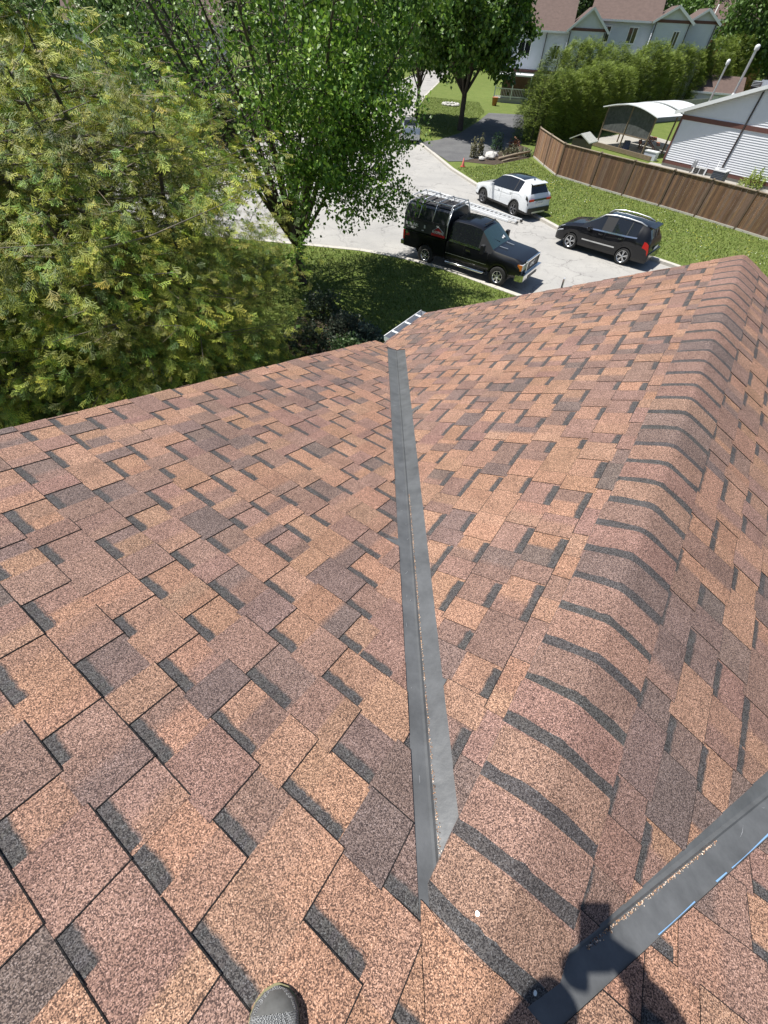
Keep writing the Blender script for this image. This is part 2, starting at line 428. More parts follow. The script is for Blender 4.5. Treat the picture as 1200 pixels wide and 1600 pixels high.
# --- valley metal: sheet on both slopes with a folded rib
def valley(side, pB, u0, u1, wA, wB):
    mb = MB(); n = 26
    def row(u):
        v = side*VR*u; ca = plA(v, u/cA, .0012); cb = ca
        wob = .0012*math.sin(u*7)+.0008*math.sin(u*17+1)
        sgn = side
        d = (UD*1+VD*side*VR - UP*TANA).normalized()
        eA = NA.cross(d).normalized(); eA = eA if eA.dot(VD*sgn) > 0 else -eA      # outwards on A
        nb = pB.n; eB = nb.cross(d).normalized(); eB = eB if eB.dot(VD*sgn) < 0 else -eB
        up = (NA+nb).normalized()
        a_ = min(wA, .06+.8*max(u, 0)); b_ = min(wB, .75*max(u, .01))
        return [ca+eA*a_+NA*.002, ca+eA*a_*.4+NA*(.0012+wob), ca+eA*.008+NA*.001, ca+up*.009, ca+eB*.008+nb*.001, ca+eB*b_*.4+nb*(.0012-wob), ca+eB*b_+nb*.002]
    V = []; F = []
    for i in range(n+1): V += row(u0+(u1-u0)*i/n)
    for i in range(n):
        for j in range(6): F.append((i*7+j, i*7+j+1, (i+1)*7+j+1, (i+1)*7+j))
    mb.quads(V, F, None, False)
    return bw(mb, 'valley_flashing', M['valley'], house)
valley(-1, plB, .10, 3.86, .20, .20); valley(1, plC, .10, 4.1, .16, .16)
# strip of pale blue protective film left on the edge of the nearer flashing, and scratches in its paint
M['film'] = mat('pale blue film', (.22, .40, .66), .35); M['scratch'] = mat('bare scratch', (.42, .42, .43), .4, .3)
fm = MB(); n = 40
for i in range(n):
    if random.random() < .12: continue
    a_, b_ = .40+.85*i/n, .40+.85*(i+1)/n
    P = []
    for u_, o_ in ((a_, 0), (b_, 0), (b_, 1), (a_, 1)): P.append(plA(.09+.69*u_-.003-o_*(.003+.0015*math.sin(u_*23)), u_/cA, .0045))
    fm.poly(P)
o = bw(fm, 'protective_film', M['film'], house); o['kind'] = 'stuff'
sm_ = MB()
for (u_, v_, dx, dy) in ((.80, .60, .05, .015), (.62, .42, .012, .008), (.95, .68, .006, .010), (.50, .37, .03, .004), (1.05, .76, .02, .012)):
    p0, p1 = plA(v_, u_/cA, .0034), plA(v_+dy, (u_+dx)/cA, .0034); q = (p1-p0).cross(NA).normalized()*.0007; mid_ = (p0+p1)/2+q*3
    sm_.poly([p0, mid_-q, p1, mid_+q])
for k in range(26):
    u_ = random.uniform(.3, 3.6); c_ = -.035-.712*u_+random.uniform(-.01, .03); l_ = random.uniform(.002, .022)
    p0, p1 = plA(c_, u_/cA, .0036), plA(c_-l_*random.uniform(-.6, .9), (u_+l_)/cA, .0036); q = (p1-p0).cross(NA).normalized()*.0005; sm_.poly([p0-q, p1-q, p1+q, p0+q])
o = bw(sm_, 'scratches', M['scratch'], house); o['kind'] = 'stuff'
# granules washed into the fold, a few scratches on the metal
gm = MB()
for i in range(1500):
    s = random.random(); side = 1 if s < .72 else -1
    u = random.uniform(.12, 1.5)**1.0 if side == 1 else random.uniform(.3, .75)
    sd = -1 if side == 1 else 1
    v = sd*VR*u; ca = plA(v, u/cA, .0012)
    d = (UD+VD*sd*VR-UP*TANA).normalized(); e = (plB.n if sd < 0 else NA).cross(d).normalized()
    if sd < 0: e = e if e.dot(VD) > 0 else -e
    else: e = e if e.dot(VD) < 0 else e
    n_ = plB.n if sd < 0 else NA
    off = .0095+abs(random.gauss(0, .0022+.007*max(0, .55-u)))
    if sd > 0: n_ = NA; e = NA.cross(d).normalized(); e = e if e.dot(VD) > 0 else -e
    p = ca+e*off+n_*.0022
    gm.box(p, [random.uniform(.001, .0024)]*3, Euler((random.random()*3, random.random()*3, 0)).to_matrix(), jit(random.choice([(.6, .38, .22), (.45, .25, .15), (.2, .15, .12), (.7, .6, .5)])))
o = bw(gm, 'loose_granules', M['shingle'], house); o['kind'] = 'stuff'
# --- ridge caps: bent tabs, each nearer one laps over the band of the farther one
capd = .153
def ridge_cap(i, first=False, last=False):
    mb = MB(); ub = capd*i-.013+random.uniform(-.004, .004); un = ub-(.19 if not first else .34)
    wl_, wr_ = .150+random.uniform(-.004, .004), .172+random.uniform(-.004, .004); sk = random.uniform(-.006, .006)
    body = jit(random.choice(PUR), .05) if i in (9, 15, 16, 22, 25) else jit(random.choice(MID), .06) if (i*7) % 5 < 3 else jit(tuple((x+y)/2 for x, y in zip(TAN[2], MID[0])), .06); ts = [-1, -.97, -.7, -.4, -.2, -.08, 0, .08, .2, .4, .7, .97, 1]
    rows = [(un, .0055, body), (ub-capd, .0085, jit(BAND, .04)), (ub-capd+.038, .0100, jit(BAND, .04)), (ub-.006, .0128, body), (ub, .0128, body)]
    rnd = .024
    def pt(t, u, h):
        v = t*(wr_ if t > 0 else wl_); z = -TANB*(math.sqrt(v*v+rnd*rnd)-rnd*.55)
        uu = u + sk*t
        if u >= ub-.007 and abs(t) > .98: uu -= .012          # rounded corner
        h2 = h*(1 if abs(t) < .9 else .92)
        return J+UD*uu+VD*v+UP*(z+h2)+UP*.003
    n = len(ts); V = []
    jag = [random.uniform(-.004, .004) for _ in ts]
    for r_, (u, h, c) in enumerate(rows):
        for q, t in enumerate(ts): V.append(pt(t, u+(jag[q] if r_ == 2 else 0), h))
    cols = [rows[0][2], rows[1][2], body, body]
    if i % 2 and random.random() < .5: cols[3] = jit(body, .08)
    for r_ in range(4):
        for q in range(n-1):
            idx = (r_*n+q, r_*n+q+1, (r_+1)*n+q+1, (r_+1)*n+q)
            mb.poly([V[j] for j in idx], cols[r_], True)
    # butt face and side skirts
    for q in range(n-1):
        a, b = V[4*n+q], V[4*n+q+1]; mb.poly([a, b, b-UP*.0075, a-UP*.0075], (.10, .085, .08))
    for q in (0, n-1):
        for r_ in range(4):
            a, b = V[r_*n+q], V[(r_+1)*n+q]; mb.poly([a, b, b-UP*.010, a-UP*.010], (.30, .24, .22))
    me_o = bw(mb, 'ridge_cap', M['shingle'], roofB)
    me = me_o.data
    return me_o
for i in range(2, 35): ridge_cap(i, i == 2)
# bent cover shingle that closes the ridge against the main slope
def ridge_z(v): return -TANB*(math.sqrt(v*v+.024**2)-.024*.55)
cv = MB(); nu, nv = 14, 22; V = []
uc1 = .134
for a in range(nu+1):
    u = -.30+(uc1+.30)*a/nu
    vl = -.056-.715*u if u > 0 else -.056-.05*u; vr_ = .09+.69*u if u > 0 else .09
    for b in range(nv+1):
        v = vl+(vr_-vl)*b/nv
        x1, x2 = -TANA*u+.010, ridge_z(v)+.0165
        z = max(x1, x2); k = .012; dd = abs(x1-x2)
        if dd < k: z += (k-dd)**2/(4*k)
        V.append(J+UD*(u+.006*math.sin(v*30)*(a == nu))+VD*v+UP*z)
cc1, cc2 = jit(TAN[1]), jit(TAN[3])
for a in range(nu):
    for b in range(nv):
        i0 = a*(nv+1)+b
        cv.poly([V[i0], V[i0+1], V[i0+nv+2], V[i0+nv+1]], cc1 if b < nv*.62 else cc2, True)
for b in range(nv):
    p, q = V[nu*(nv+1)+b], V[nu*(nv+1)+b+1]; cv.poly([p, q, q-UP*.012, p-UP*.012], (.08, .07, .07))
for b in (0, nv):
    for a in range(nu):
        p, q = V[a*(nv+1)+b], V[(a+1)*(nv+1)+b]; cv.poly([p, q, q-UP*.012, p-UP*.012], (.08, .07, .07))
bw(cv, 'cover_shingle', M['shingle'], roofB)
for (u, v) in ((.196, -.04), (.160, .127)):
    nl = MB()
    p = J+UD*u+VD*v+UP*(-TANB*(math.sqrt(v*v+.024**2)-.024*.55)+.0155)
    n_ = (plB.n if v < 0 else plC.n)
    q = n_.to_track_quat('Z', 'Y').to_matrix()
    V = [p+q @ Vector((.0048*math.cos(a), .0048*math.sin(a), 0)) for a in [k*math.pi/5 for k in range(10)]]
    nl.poly(V); 
    for k in range(10): nl.poly([V[k], V[(k+1) % 10], V[(k+1) % 10]-n_*.002, V[k]-n_*.002])
    bw(nl, 'nail', M['alu'], roofB)
# --- gutter along the eave of the small gable
gu = MB(); u0, u1 = 4.34, 5.26
sG = sB+.0
prof = [(.0, -.01), (.0, -.10), (.085, -.10), (.115, -.055), (.115, -.012), (.108, -.006), (.108, -.055), (.080, -.094), (.006, -.094)]
def gp(u, o, z): return J+UD*u-VD*(vE+.005+o)+UP*(-TANB*vE+z)
for a, b in zip(prof[:-1], prof[1:]): gu.poly([gp(u0, *a), gp(u1, *a), gp(u1, *b), gp(u0, *b)])
gut = bw(gu, 'gutter', [M['white_metal']], house)
lp_ = MB(); lp_.tube([gp(u0, .112, -.008), gp(u1, .112, -.008)], .008, 6); bw(lp_, 'gutter_lip', M['white_metal'], gut)
gi = MB(); gi.poly([gp(u0, .006, -.090), gp(u1, .006, -.090), gp(u1, .080, -.090), gp(u0, .080, -.090)]); gi.poly([gp(u0, .004, -.02), gp(u1, .004, -.02), gp(u1, .004, -.092), gp(u0, .004, -.092)])
bw(gi, 'gutter_inside', M['grey_metal'], gut)
for ue in (u0, u1): ge = MB(); ge.poly([gp(ue, *p) for p in prof[:5]]); bw(ge, 'end_cap', M['white_metal'], gut)
for u in (4.52, 4.83, 5.10):
    hb = MB(); hb.beam(gp(u, -.01, -.012), gp(u, .112, -.010), .035, .006); bw(hb, 'hanger', M['white_metal'], gut)
# ------------------------------------------------------------------ ground, street, kerbs, driveways
def gmat(name, c1, c2, c3, s1, s2, rough=.9, bump=.4, bs=30, crack=False, specks=False):
    m = bpy.data.materials.new(name); m.use_nodes = True; t = m.node_tree; N = t.nodes; L = t.links
    p = N['Principled BSDF']; p.inputs['Roughness'].default_value = rough; p.inputs['Specular IOR Level'].default_value = .3
    tc = N.new('ShaderNodeTexCoord')
    def noise(s, d=6):
        n = N.new('ShaderNodeTexNoise'); n.inputs['Scale'].default_value = s; n.inputs['Detail'].default_value = d; n.inputs['Roughness'].default_value = .7
        L.new(tc.outputs['Object'], n.inputs['Vector']); return n
    def ramp(src, lo, hi):
        r = N.new('ShaderNodeMapRange'); r.inputs[1].default_value = lo; r.inputs[2].default_value = hi; L.new(src, r.inputs[0]); return r.outputs[0]
    def mixc(f, a, b, mode='MIX'):
        mx = N.new('ShaderNodeMix'); mx.data_type = 'RGBA'; mx.blend_type = mode; L.new(f, mx.inputs[0])
        for k, x in ((6, a), (7, b)):
            if isinstance(x, tuple): mx.inputs[k].default_value = (*x, 1)
            else: L.new(x, mx.inputs[k])
        return mx.outputs[2]
    c = mixc(ramp(noise(s1).outputs[0], .35, .65), c1, c2)
    c = mixc(ramp(noise(s2).outputs[0], .5, .75), c, c3)
    if specks:
        v = N.new('ShaderNodeTexVoronoi'); v.inputs['Scale'].default_value = 28; L.new(tc.outputs['Object'], v.inputs['Vector'])
        sp = N.new('ShaderNodeSeparateColor'); L.new(v.outputs['Color'], sp.inputs[0])
        r = N.new('ShaderNodeMapRange'); r.inputs[3].default_value = .84; r.inputs[4].default_value = 1.16; L.new(sp.outputs[0], r.inputs[0])
        one = N.new('ShaderNodeValue'); one.outputs[0].default_value = 1
        c = mixc(one.outputs[0], c, r.outputs[0], 'MULTIPLY')
    if crack:
        for sc_, wd, st in ((.42, .016, .8), (1.1, .02, .5)):
            wn = noise(1.5); add = N.new('ShaderNodeVectorMath'); add.operation = 'MULTIPLY_ADD'
            L.new(wn.outputs['Color'], add.inputs[0]); add.inputs[1].default_value = (1.1, 1.1, 0); L.new(tc.outputs['Object'], add.inputs[2])
            v = N.new('ShaderNodeTexVoronoi'); v.feature = 'DISTANCE_TO_EDGE'; v.inputs['Scale'].default_value = sc_; L.new(add.outputs[0], v.inputs['Vector'])
            r = N.new('ShaderNodeMapRange'); r.inputs[1].default_value = 0; r.inputs[2].default_value = wd; r.inputs[3].default_value = st; r.inputs[4].default_value = 0; L.new(v.outputs[0], r.inputs[0])
            g = ramp(noise(.5).outputs[0], .42, .58); mu = N.new('ShaderNodeMath'); mu.operation = 'MULTIPLY'; L.new(r.outputs[0], mu.inputs[0]); L.new(g, mu.inputs[1])
            c = mixc(mu.outputs[0], c, (.12, .115, .11))
    L.new(c, p.inputs['Base Color'])
    b = N.new('ShaderNodeBump'); b.inputs['Strength'].default_value = bump; b.inputs['Distance'].default_value = .03
    L.new(noise(bs, 4).outputs[0], b.inputs['Height']); L.new(b.outputs[0], p.inputs['Normal'])
    return m
M['lawn'] = gmat('lawn', (.105, .150, .028), (.145, .185, .040), (.19, .20, .065), .9, 5, bump=1, bs=14, specks=True)
M['road'] = gmat('aged pale asphalt', (.35, .34, .325), (.43, .415, .39), (.29, .28, .265), .35, 22, bump=.3, bs=70, crack=True)
M['drive'] = gmat('dark asphalt driveway', (.10, .10, .105), (.15, .15, .15), (.20, .195, .19), .6, 30, bump=.3, bs=60)
M['soil'] = gmat('garden soil', (.05, .036, .026), (.085, .062, .045), (.12, .10, .07), 3, 12, bump=1, bs=25)
M['paver'] = gmat('concrete paving', (.34, .32, .29), (.42, .40, .36), (.28, .26, .23), 1, 8)
ZG = .10
road_out = [(60, -12), (22, 13.2), (13.58, 21.41), (12.36, 22.75), (10.4, 24.7), (8.88, 26.1), (7.96, 28.11), (6.4, 31.0), (5.15, 33.99), (3.7, 38.0), (2.41, 42.96), (1.67, 45.65), (.9, 50), (.7, 58), (2.5, 75), (8, 110), (4, 112), (-3.5, 80), (-6, 60), (-8.5, 50), (-13, 43), (-20, 40), (-60, 42),
            (-60, 28), (-20, 24.5), (-12, 22.6), (-4.7, 21.75), (-1.8, 21.4), (-.1, 20.88), (1.2, 20.25), (2.16, 19.72), (4.25, 18.05), (5.23, 17.3), (9, 14), (16, 8), (58, -22)]
outer = [(-400, -400), (400, -400), (400, 900), (-400, 900)]
def tess(polys, z):
    P = [[Vector((x, y, z)) for x, y in pl] for pl in polys]
    flat = [p for pl in P for p in pl]; return flat, tessellate_polygon(P)
V, F = tess([outer, road_out], ZG)
mb = MB(); mb.v = [tuple(v) for v in V]
for f in F:
    a, b, c = (Vector(V[i]) for i in f); f = tuple(f) if (b-a).cross(c-a).z > 0 else tuple(reversed(f))
    mb.f.append(f); mb.c.append(None); mb.sm.append(False); mb.mi.append(0)
tag(mb.build('ground', M['lawn']), 'lawns on both sides of the street', kind='structure')
mb = MB(); mb.poly([(-70, -30, 0), (70, -30, 0), (70, 115, 0), (-70, 115, 0)]); tag(mb.build('road', M['road']), 'worn pale asphalt street', kind='structure')
# kerbs: top strip + face, in short cast lengths
kb = MB(); n = len(road_out); cen = Vector((0, 35))
def offs(i, d):
    p = Vector(road_out[i]); a = (p-Vector(road_out[i-1])).normalized(); b = (Vector(road_out[(i+1) % n])-p).normalized(); t = (a+b).normalized()
    return p+Vector((t.y, -t.x))*d
area = sum(road_out[i][0]*road_out[(i+1) % n][1]-road_out[(i+1) % n][0]*road_out[i][1] for i in range(n))
sg = 1 if area > 0 else -1
for i in range(n):
    a0, a1 = offs(i, -.14*sg), offs(i, .12*sg); b0, b1 = offs((i+1) % n, -.14*sg), offs((i+1) % n, .12*sg)
    L_ = (Vector(road_out[(i+1) % n])-Vector(road_out[i])).length
    m = max(1, int(L_/3))
    for k in range(m):
        t0, t1 = k/m, (k+1)/m-.012/max(L_/m, .1)
        q = [a0.lerp(b0, t0), a0.lerp(b0, t1), a1.lerp(b1, t1), a1.lerp(b1, t0)]
        z = ZG+.022
        T = [(p.x, p.y, z) for p in q]; kb.poly(T if sg < 0 else T[::-1]); 
        kb.poly([(q[0].x, q[0].y, z), (q[1].x, q[1].y, z), (q[1].x, q[1].y, -.01), (q[0].x, q[0].y, -.01)])
        kb.poly([(q[3].x, q[3].y, z), (q[2].x, q[2].y, z), (q[2].x, q[2].y, 0), (q[3].x, q[3].y, 0)])
tag(kb.build('kerb', M['concrete']), 'concrete kerb along the street', kind='structure')
def sheet(name, pts, z, m, lab):
    b = MB(); V, F = tess([pts], z); b.v = [tuple(v) for v in V]
    for f in F:
        a, b_, c = (Vector(V[i]) for i in f); f = tuple(f) if (b_-a).cross(c-a).z > 0 else tuple(reversed(f))
        b.f.append(f); b.c.append(None); b.sm.append(False); b.mi.append(0)
    return tag(b.build(name, m), lab, kind='structure')
sheet('driveway', [(1.55, 46.4), (2.45, 43.1), (3.55, 39.9), (4.6, 40.2), (7.2, 42.9), (10.6, 48.0), (12.0, 55), (13.6, 64), (9.6, 64), (7.6, 57.5), (5.2, 51.0), (3.2, 47.8)], ZG+.026, M['drive'], 'dark asphalt driveway in the shade of the maple')
sheet('garden_bed', [(4.6, 40.2), (7.0, 39.6), (10.3, 42.6), (10.9, 46.4), (10.3, 47.4), (7.2, 42.9)], ZG+.01, M['soil'], 'bare soil bed beside the driveway')
sheet('garden_bed', [(-3.6, 14.6), (-1.6, 14.9), (-.6, 14.0), (-.9, 12.2), (-3.6, 11.8)], ZG+.01, M['soil'], 'dark soil bed under the maple by the house')
sheet('patio', [(16.5, 50.5), (20.3, 44.9), (27, 50), (24, 57)], ZG+.02, M['paver'], 'paved patio under the shade canopy')
sheet('garden_path', [(20.4, 43.3), (16.5, 38.5), (18.2, 34.4), (21.5, 29.6), (25, 25.5), (32, 28), (27.5, 35.8), (22, 42.3)], ZG+.012, M['paver'], 'pale paved strip between the plank fence and the sided house')
sheet('path', [(-30, 41.2), (-14, 41.4), (-9, 47), (-10, 49), (-15, 43.2), (-30, 43)], ZG+.008, M['paver'], 'pavement across the street')
# ------------------------------------------------------------------ grass blades and dandelions where the lawn is nearest
def inpoly(x, y, P):
    c = np.zeros(len(x), bool); n = len(P)
    for i in range(n):
        x0, y0 = P[i]; x1, y1 = P[(i+1) % n]
        if y0 == y1: continue
        k = ((y0 > y) != (y1 > y)) & (x < (x1-x0)*(y-y0)/(y1-y0)+x0); c ^= k
    return c
def grass(name, poly, n, hmin, hmax, lab):
    P = np.array(poly); lo, hi = P.min(0), P.max(0)
    xy = rng.uniform(lo, hi, (n, 2)); xy = xy[inpoly(xy[:, 0], xy[:, 1], poly)]; m = len(xy)
    a = rng.uniform(0, 2*np.pi, m); wd = rng.uniform(.012, .03, m); h = rng.uniform(hmin, hmax, m); ln = rng.normal(0, .035, (m, 2))
    dx = np.stack([np.cos(a)*wd, np.sin(a)*wd], 1)
    V = np.zeros((m, 3, 3)); V[:, 0, :2] = xy-dx; V[:, 1, :2] = xy+dx; V[:, 2, :2] = xy+ln; V[:, :2, 2] = ZG-.005; V[:, 2, 2] = ZG+h
    base = np.array([.14, .19, .036])*rng.uniform(.75, 1.25, (m, 1)); yel = rng.random(m) < .15; base[yel] = np.array([.22, .24, .06])*rng.uniform(.8, 1.25, (yel.sum(), 1))
    C = np.repeat(base, 3, 0)
    o = np_mesh(name, V.reshape(-1, 3), np.arange(m*3).reshape(m, 3), C, M['shrub_leaf']); return tag(o, lab, kind='stuff')
lawnR = [(22, 13.6), (13.7, 21.6), (12.5, 22.9), (10.5, 24.9), (9.05, 26.2), (8.15, 28.2), (6.6, 31.1), (5.35, 34.1), (4.0, 38.2), (7.0, 39.5), (10.3, 42.5), (11.0, 38.0), (12.9, 35.1), (14.56, 32.86), (16.39, 31.03), (17.6, 29.3), (19.2, 27.3), (20.2, 25.5), (23, 18)]
grass('grass', lawnR, 90000, .03, .09, 'sunny lawn grass between kerb and plank fence')
lawnN = [(-12, 22.3), (-4.7, 21.5), (-1.8, 21.15), (-.1, 20.65), (1.2, 20.0), (2.16, 19.5), (4.25, 17.85), (5.2, 17.1), (9, 13.8), (4, 10), (-4, 11), (-8, 16)]
grass('grass', lawnN, 60000, .03, .10, 'front lawn grass shaded by the maple')
grass('grass', [(.95, 50.2), (3.0, 48.3), (5.0, 51.2), (7.4, 57.8), (9.2, 64), (9.4, 72), (2, 75), (.8, 58)], 26000, .03, .09, 'lawn grass under the far maples')
pts = []
xy = rng.uniform([3, 13], [23, 43], (9000, 2)); xy = xy[inpoly(xy[:, 0], xy[:, 1], lawnR)]
dens = np.sin(xy[:, 0]*.9+xy[:, 1]*.5)+np.sin(xy[:, 0]*2.1-xy[:, 1]*1.3)+.6*np.sin(xy[:, 1]*3.3+xy[:, 0]); xy = xy[dens+rng.normal(0, .7, len(xy)) > .55]
m = len(xy); V = np.zeros((m, 4, 3)); r_ = rng.uniform(.010, .019, (m, 1))
for k, (a, b) in enumerate(((-1, -1), (1, -1), (1, 1), (-1, 1))): V[:, k, :2] = xy+np.concatenate([a*r_, b*r_], 1)
V[:, :, 2] = (ZG+rng.uniform(.05, .11, (m, 1)))+rng.normal(0, .006, (m, 4))
M['petal'] = mat('dandelion petals', (.72, .62, .09), .7, attr=True)
C = np.repeat(np.where(rng.random((m, 1)) < .65, np.array([[.74, .62, .07]]), np.array([[.72, .72, .62]])), 4, 0)
tag(np_mesh('dandelions', V.reshape(-1, 3), np.arange(m*4).reshape(m, 4), C, M['petal']), 'dandelions dotted over the lawn', kind='stuff')
# ------------------------------------------------------------------ plank fence
M['plank'] = mat('weathered fence boards', (.2, .12, .08), .85, attr=True, var=.45, vscale=9, bump=.5, bscale=40)
def stretch_noise(m, sx, sy, sz):
    N, L = m.node_tree.nodes, m.node_tree.links
    mp = N.new('ShaderNodeMapping'); mp.inputs['Scale'].default_value = (sx, sy, sz); tc = [n for n in N if n.type == 'TEX_COORD'][0]
    L.new(tc.outputs['Object'], mp.inputs[0])
    for n in N:
        if n.type == 'TEX_NOISE': L.new(mp.outputs[0], n.inputs['Vector'])
stretch_noise(M['plank'], 3, 3, .28)
fence_pts = [(10.65, 42.99), (11.75, 36.9), (13.05, 34.9), (14.62, 33.05), (16.3, 31.1), (17.75, 29.3), (19.2, 27.35), (20.6, 25.4), (22.1, 23.3)]
fence_pts = [(10.7, 43.0), (10.95, 40.1), (11.25, 37.3)] + fence_pts[2:]
fence = empty('plank_fence', (11, 37, 0), 0, 'weathered brown vertical board fence round the back garden across the street', 'fence')
FINV = Matrix.Translation((11, 37, 0)).inverted()
def fpart(mb, name, m, parent=fence):
    o = mb.build(name, m); o.parent = parent; o.matrix_parent_inverse = FINV; return o
board_cols = [(.20, .110, .062), (.165, .092, .055), (.235, .135, .078), (.14, .085, .06), (.19, .12, .085), (.155, .085, .052)]
for i in range(len(fence_pts)-1):
    a, b = Vector(fence_pts[i]), Vector(fence_pts[i+1]); d = (b-a); Ls = d.length; d.normalize(); nrm = Vector((d.y, -d.x))
    if nrm.dot(Vector((0, 0))-a) < 0: nrm = -nrm
    ang = math.atan2(d.y, d.x); nb = max(1, round((Ls-.1)/.145)); wb = (Ls-.1)/nb
    warm = 1.5 if i < 2 else 1.0
    for k in range(nb):
        p = a+d*(.05+wb*(k+.5))+nrm*random.uniform(.0, .008); h = 1.62+random.uniform(-.006, .006)
        mb = MB(); c = jit(random.choice(board_cols), .15); c = tuple(x*warm for x in c)
        mb.box((p.x, p.y, ZG+.10+h/2), (wb-.007, .018, h), Matrix.Rotation(ang, 3, 'Z'), c)
        fpart(mb, 'board', M['plank'])
    rl_ = MB(); q0, q1 = a+d*.05, b-d*.05; rc = (.34, .27, .20)
    rl_.beam((q0.x, q0.y, ZG+1.74), (q1.x, q1.y, ZG+1.74), .11, .035, rc)
    fpart(rl_, 'top_rail', M['plank'])
    bs_ = MB(); q0n, q1n = q0+nrm*.02, q1+nrm*.02
    bs_.beam((q0n.x, q0n.y, ZG+.045), (q1n.x, q1n.y, ZG+.045), .06, .10); fpart(bs_, 'kickboard', M['concrete'])
for i, p in enumerate(fence_pts):
    mb = MB(); ang = 0; c = jit((.15, .10, .07), .15)
    mb.box((p[0], p[1], .92), (.10, .10, 1.85), Matrix.Rotation(-.8, 3, 'Z'), c); po = fpart(mb, 'post', M['plank'])
    cpm = MB(); cpm.box((p[0], p[1], 1.865), (.135, .135, .035), Matrix.Rotation(-.8, 3, 'Z'), (.22, .17, .12)); cpm.box((p[0], p[1], 1.90), (.09, .09, .045), Matrix.Rotation(-.8, 3, 'Z'), (.20, .15, .11), taper=.4)
    o = cpm.build('post_cap', M['plank']); o.parent = po
# ------------------------------------------------------------------ vehicles
def loft_body(st, name_mats, root, cab, arches, glass_cut=()):
    pass
def make_vehicle(root, st, arches, zsill, W, paint, glass_side, pillars, wind, rear, roof_pan=None, clad=None, side_end=None):
    """st: stations (x, zbelt, zroof, wrail, wbody) front to back; x grows to the rear. returns surface grid"""
    xs = sorted(set([s[0] for s in st] + [round(ax+ar*math.cos(t*math.pi/10), 4) for ax, ar, az in arches for t in range(11)]))
    a = np.array(st)
    def f(x, k): return float(np.interp(x, a[:, 0], a[:, k]))
    G = []
    for x in xs:
        zb, zr, wr, wb = f(x, 1), f(x, 2), f(x, 3), f(x, 4)
        zs = zsill
        for ax, ar, az in arches:
            if abs(x-ax) < ar-1e-6: zs = max(zs, az+math.sqrt(max(ar*ar-(x-ax)**2, 0)))
        hb = zb-zs
        arch = zs > zsill+.01
        pts = [(wb*(.985 if arch else .93), zs), (wb*.99, zs+hb*.16 if arch else max(zs+.10, zs+hb*.15)), (wb*1.0, zs+hb*.45), (wb*.995, zs+hb*.75), (wb*.965, zb),
               (wr+(wb*.95-wr)*.03, zb+(zr-zb)*.93), (wr*.93, zb+(zr-zb)*.975 if zr-zb > .1 else zr-.005), (wr*.55, zr), (0, zr+.012)]
        G.append([(x, y, z) for y, z in pts])
    nj = len(G[0]); obs = {}
    for i in range(len(xs)-1):
        xm = (xs[i]+xs[i+1])/2
        for j in range(nj-1):
            which = 'body'
            if j == 4 and any(g0 < xm < g1 for g0, g1 in glass_side): which = ('side_window', [k for k, g in enumerate(glass_side) if g[0] < xm < g[1]][0])
            if j >= 5 and wind[0] < xm < wind[1]: which = ('windscreen', 0)
            if j >= 5 and rear and rear[0] < xm < rear[1]: which = ('rear_window', 0)
            if j >= 6 and roof_pan and roof_pan[0] < xm < roof_pan[1]: which = ('sunroof', 0)
            if j == 4 and which == 'body' and glass_side[0][0]-.02 < xm < glass_side[-1][1]: which = ('window_pillar', 0, 0)
            if j == 0 and clad: which = ('sill_cladding', 0)
            for s in (1, -1):
                q = [G[i][j], G[i+1][j], G[i+1][j+1], G[i][j+1]]; q = [(p[0], p[1]*s, p[2]) for p in q]
                if s < 0: q.reverse()
                if isinstance(which, tuple) and which[0] == 'window_pillar': which = ('window_pillar', round(xm*2), s)
                key = which if isinstance(which, str) else (which[0], which[1], s if which[0] in ('side_window', 'sill_cladding') else 0)
                obs.setdefault(key, MB()).poly(q, None, True)
    # front and rear closing faces
    for i in (0, -1):
        L_ = [p for p in G[i]] + [(p[0], -p[1], p[2]) for p in reversed(G[i][:-1])]
        obs['body'].poly(L_ if i == 0 else L_[::-1], None, False)
    mats = {'window_pillar': M['black_plastic'], 'side_window': M['glass_dark'], 'windscreen': M['glass_teal'], 'rear_window': M['glass_dark'], 'sunroof': M['glass_dark'], 'sill_cladding': clad or paint}
    for k, b in obs.items():
        # weld
        nm = k if isinstance(k, str) else k[0]
        o = b.build(nm, paint if nm == 'body' else mats[nm], root)
        import bmesh
        bm = bmesh.new(); bm.from_mesh(o.data); bmesh.ops.remove_doubles(bm, verts=bm.verts, dist=.0005)
        bmesh.ops.recalc_face_normals(bm, faces=bm.faces) if nm == 'body' else None
        for e in bm.edges:
            if len(e.link_faces) == 2 and e.calc_face_angle(0) > R(38): e.smooth = False
        bm.to_mesh(o.data); bm.free()
    return xs, G
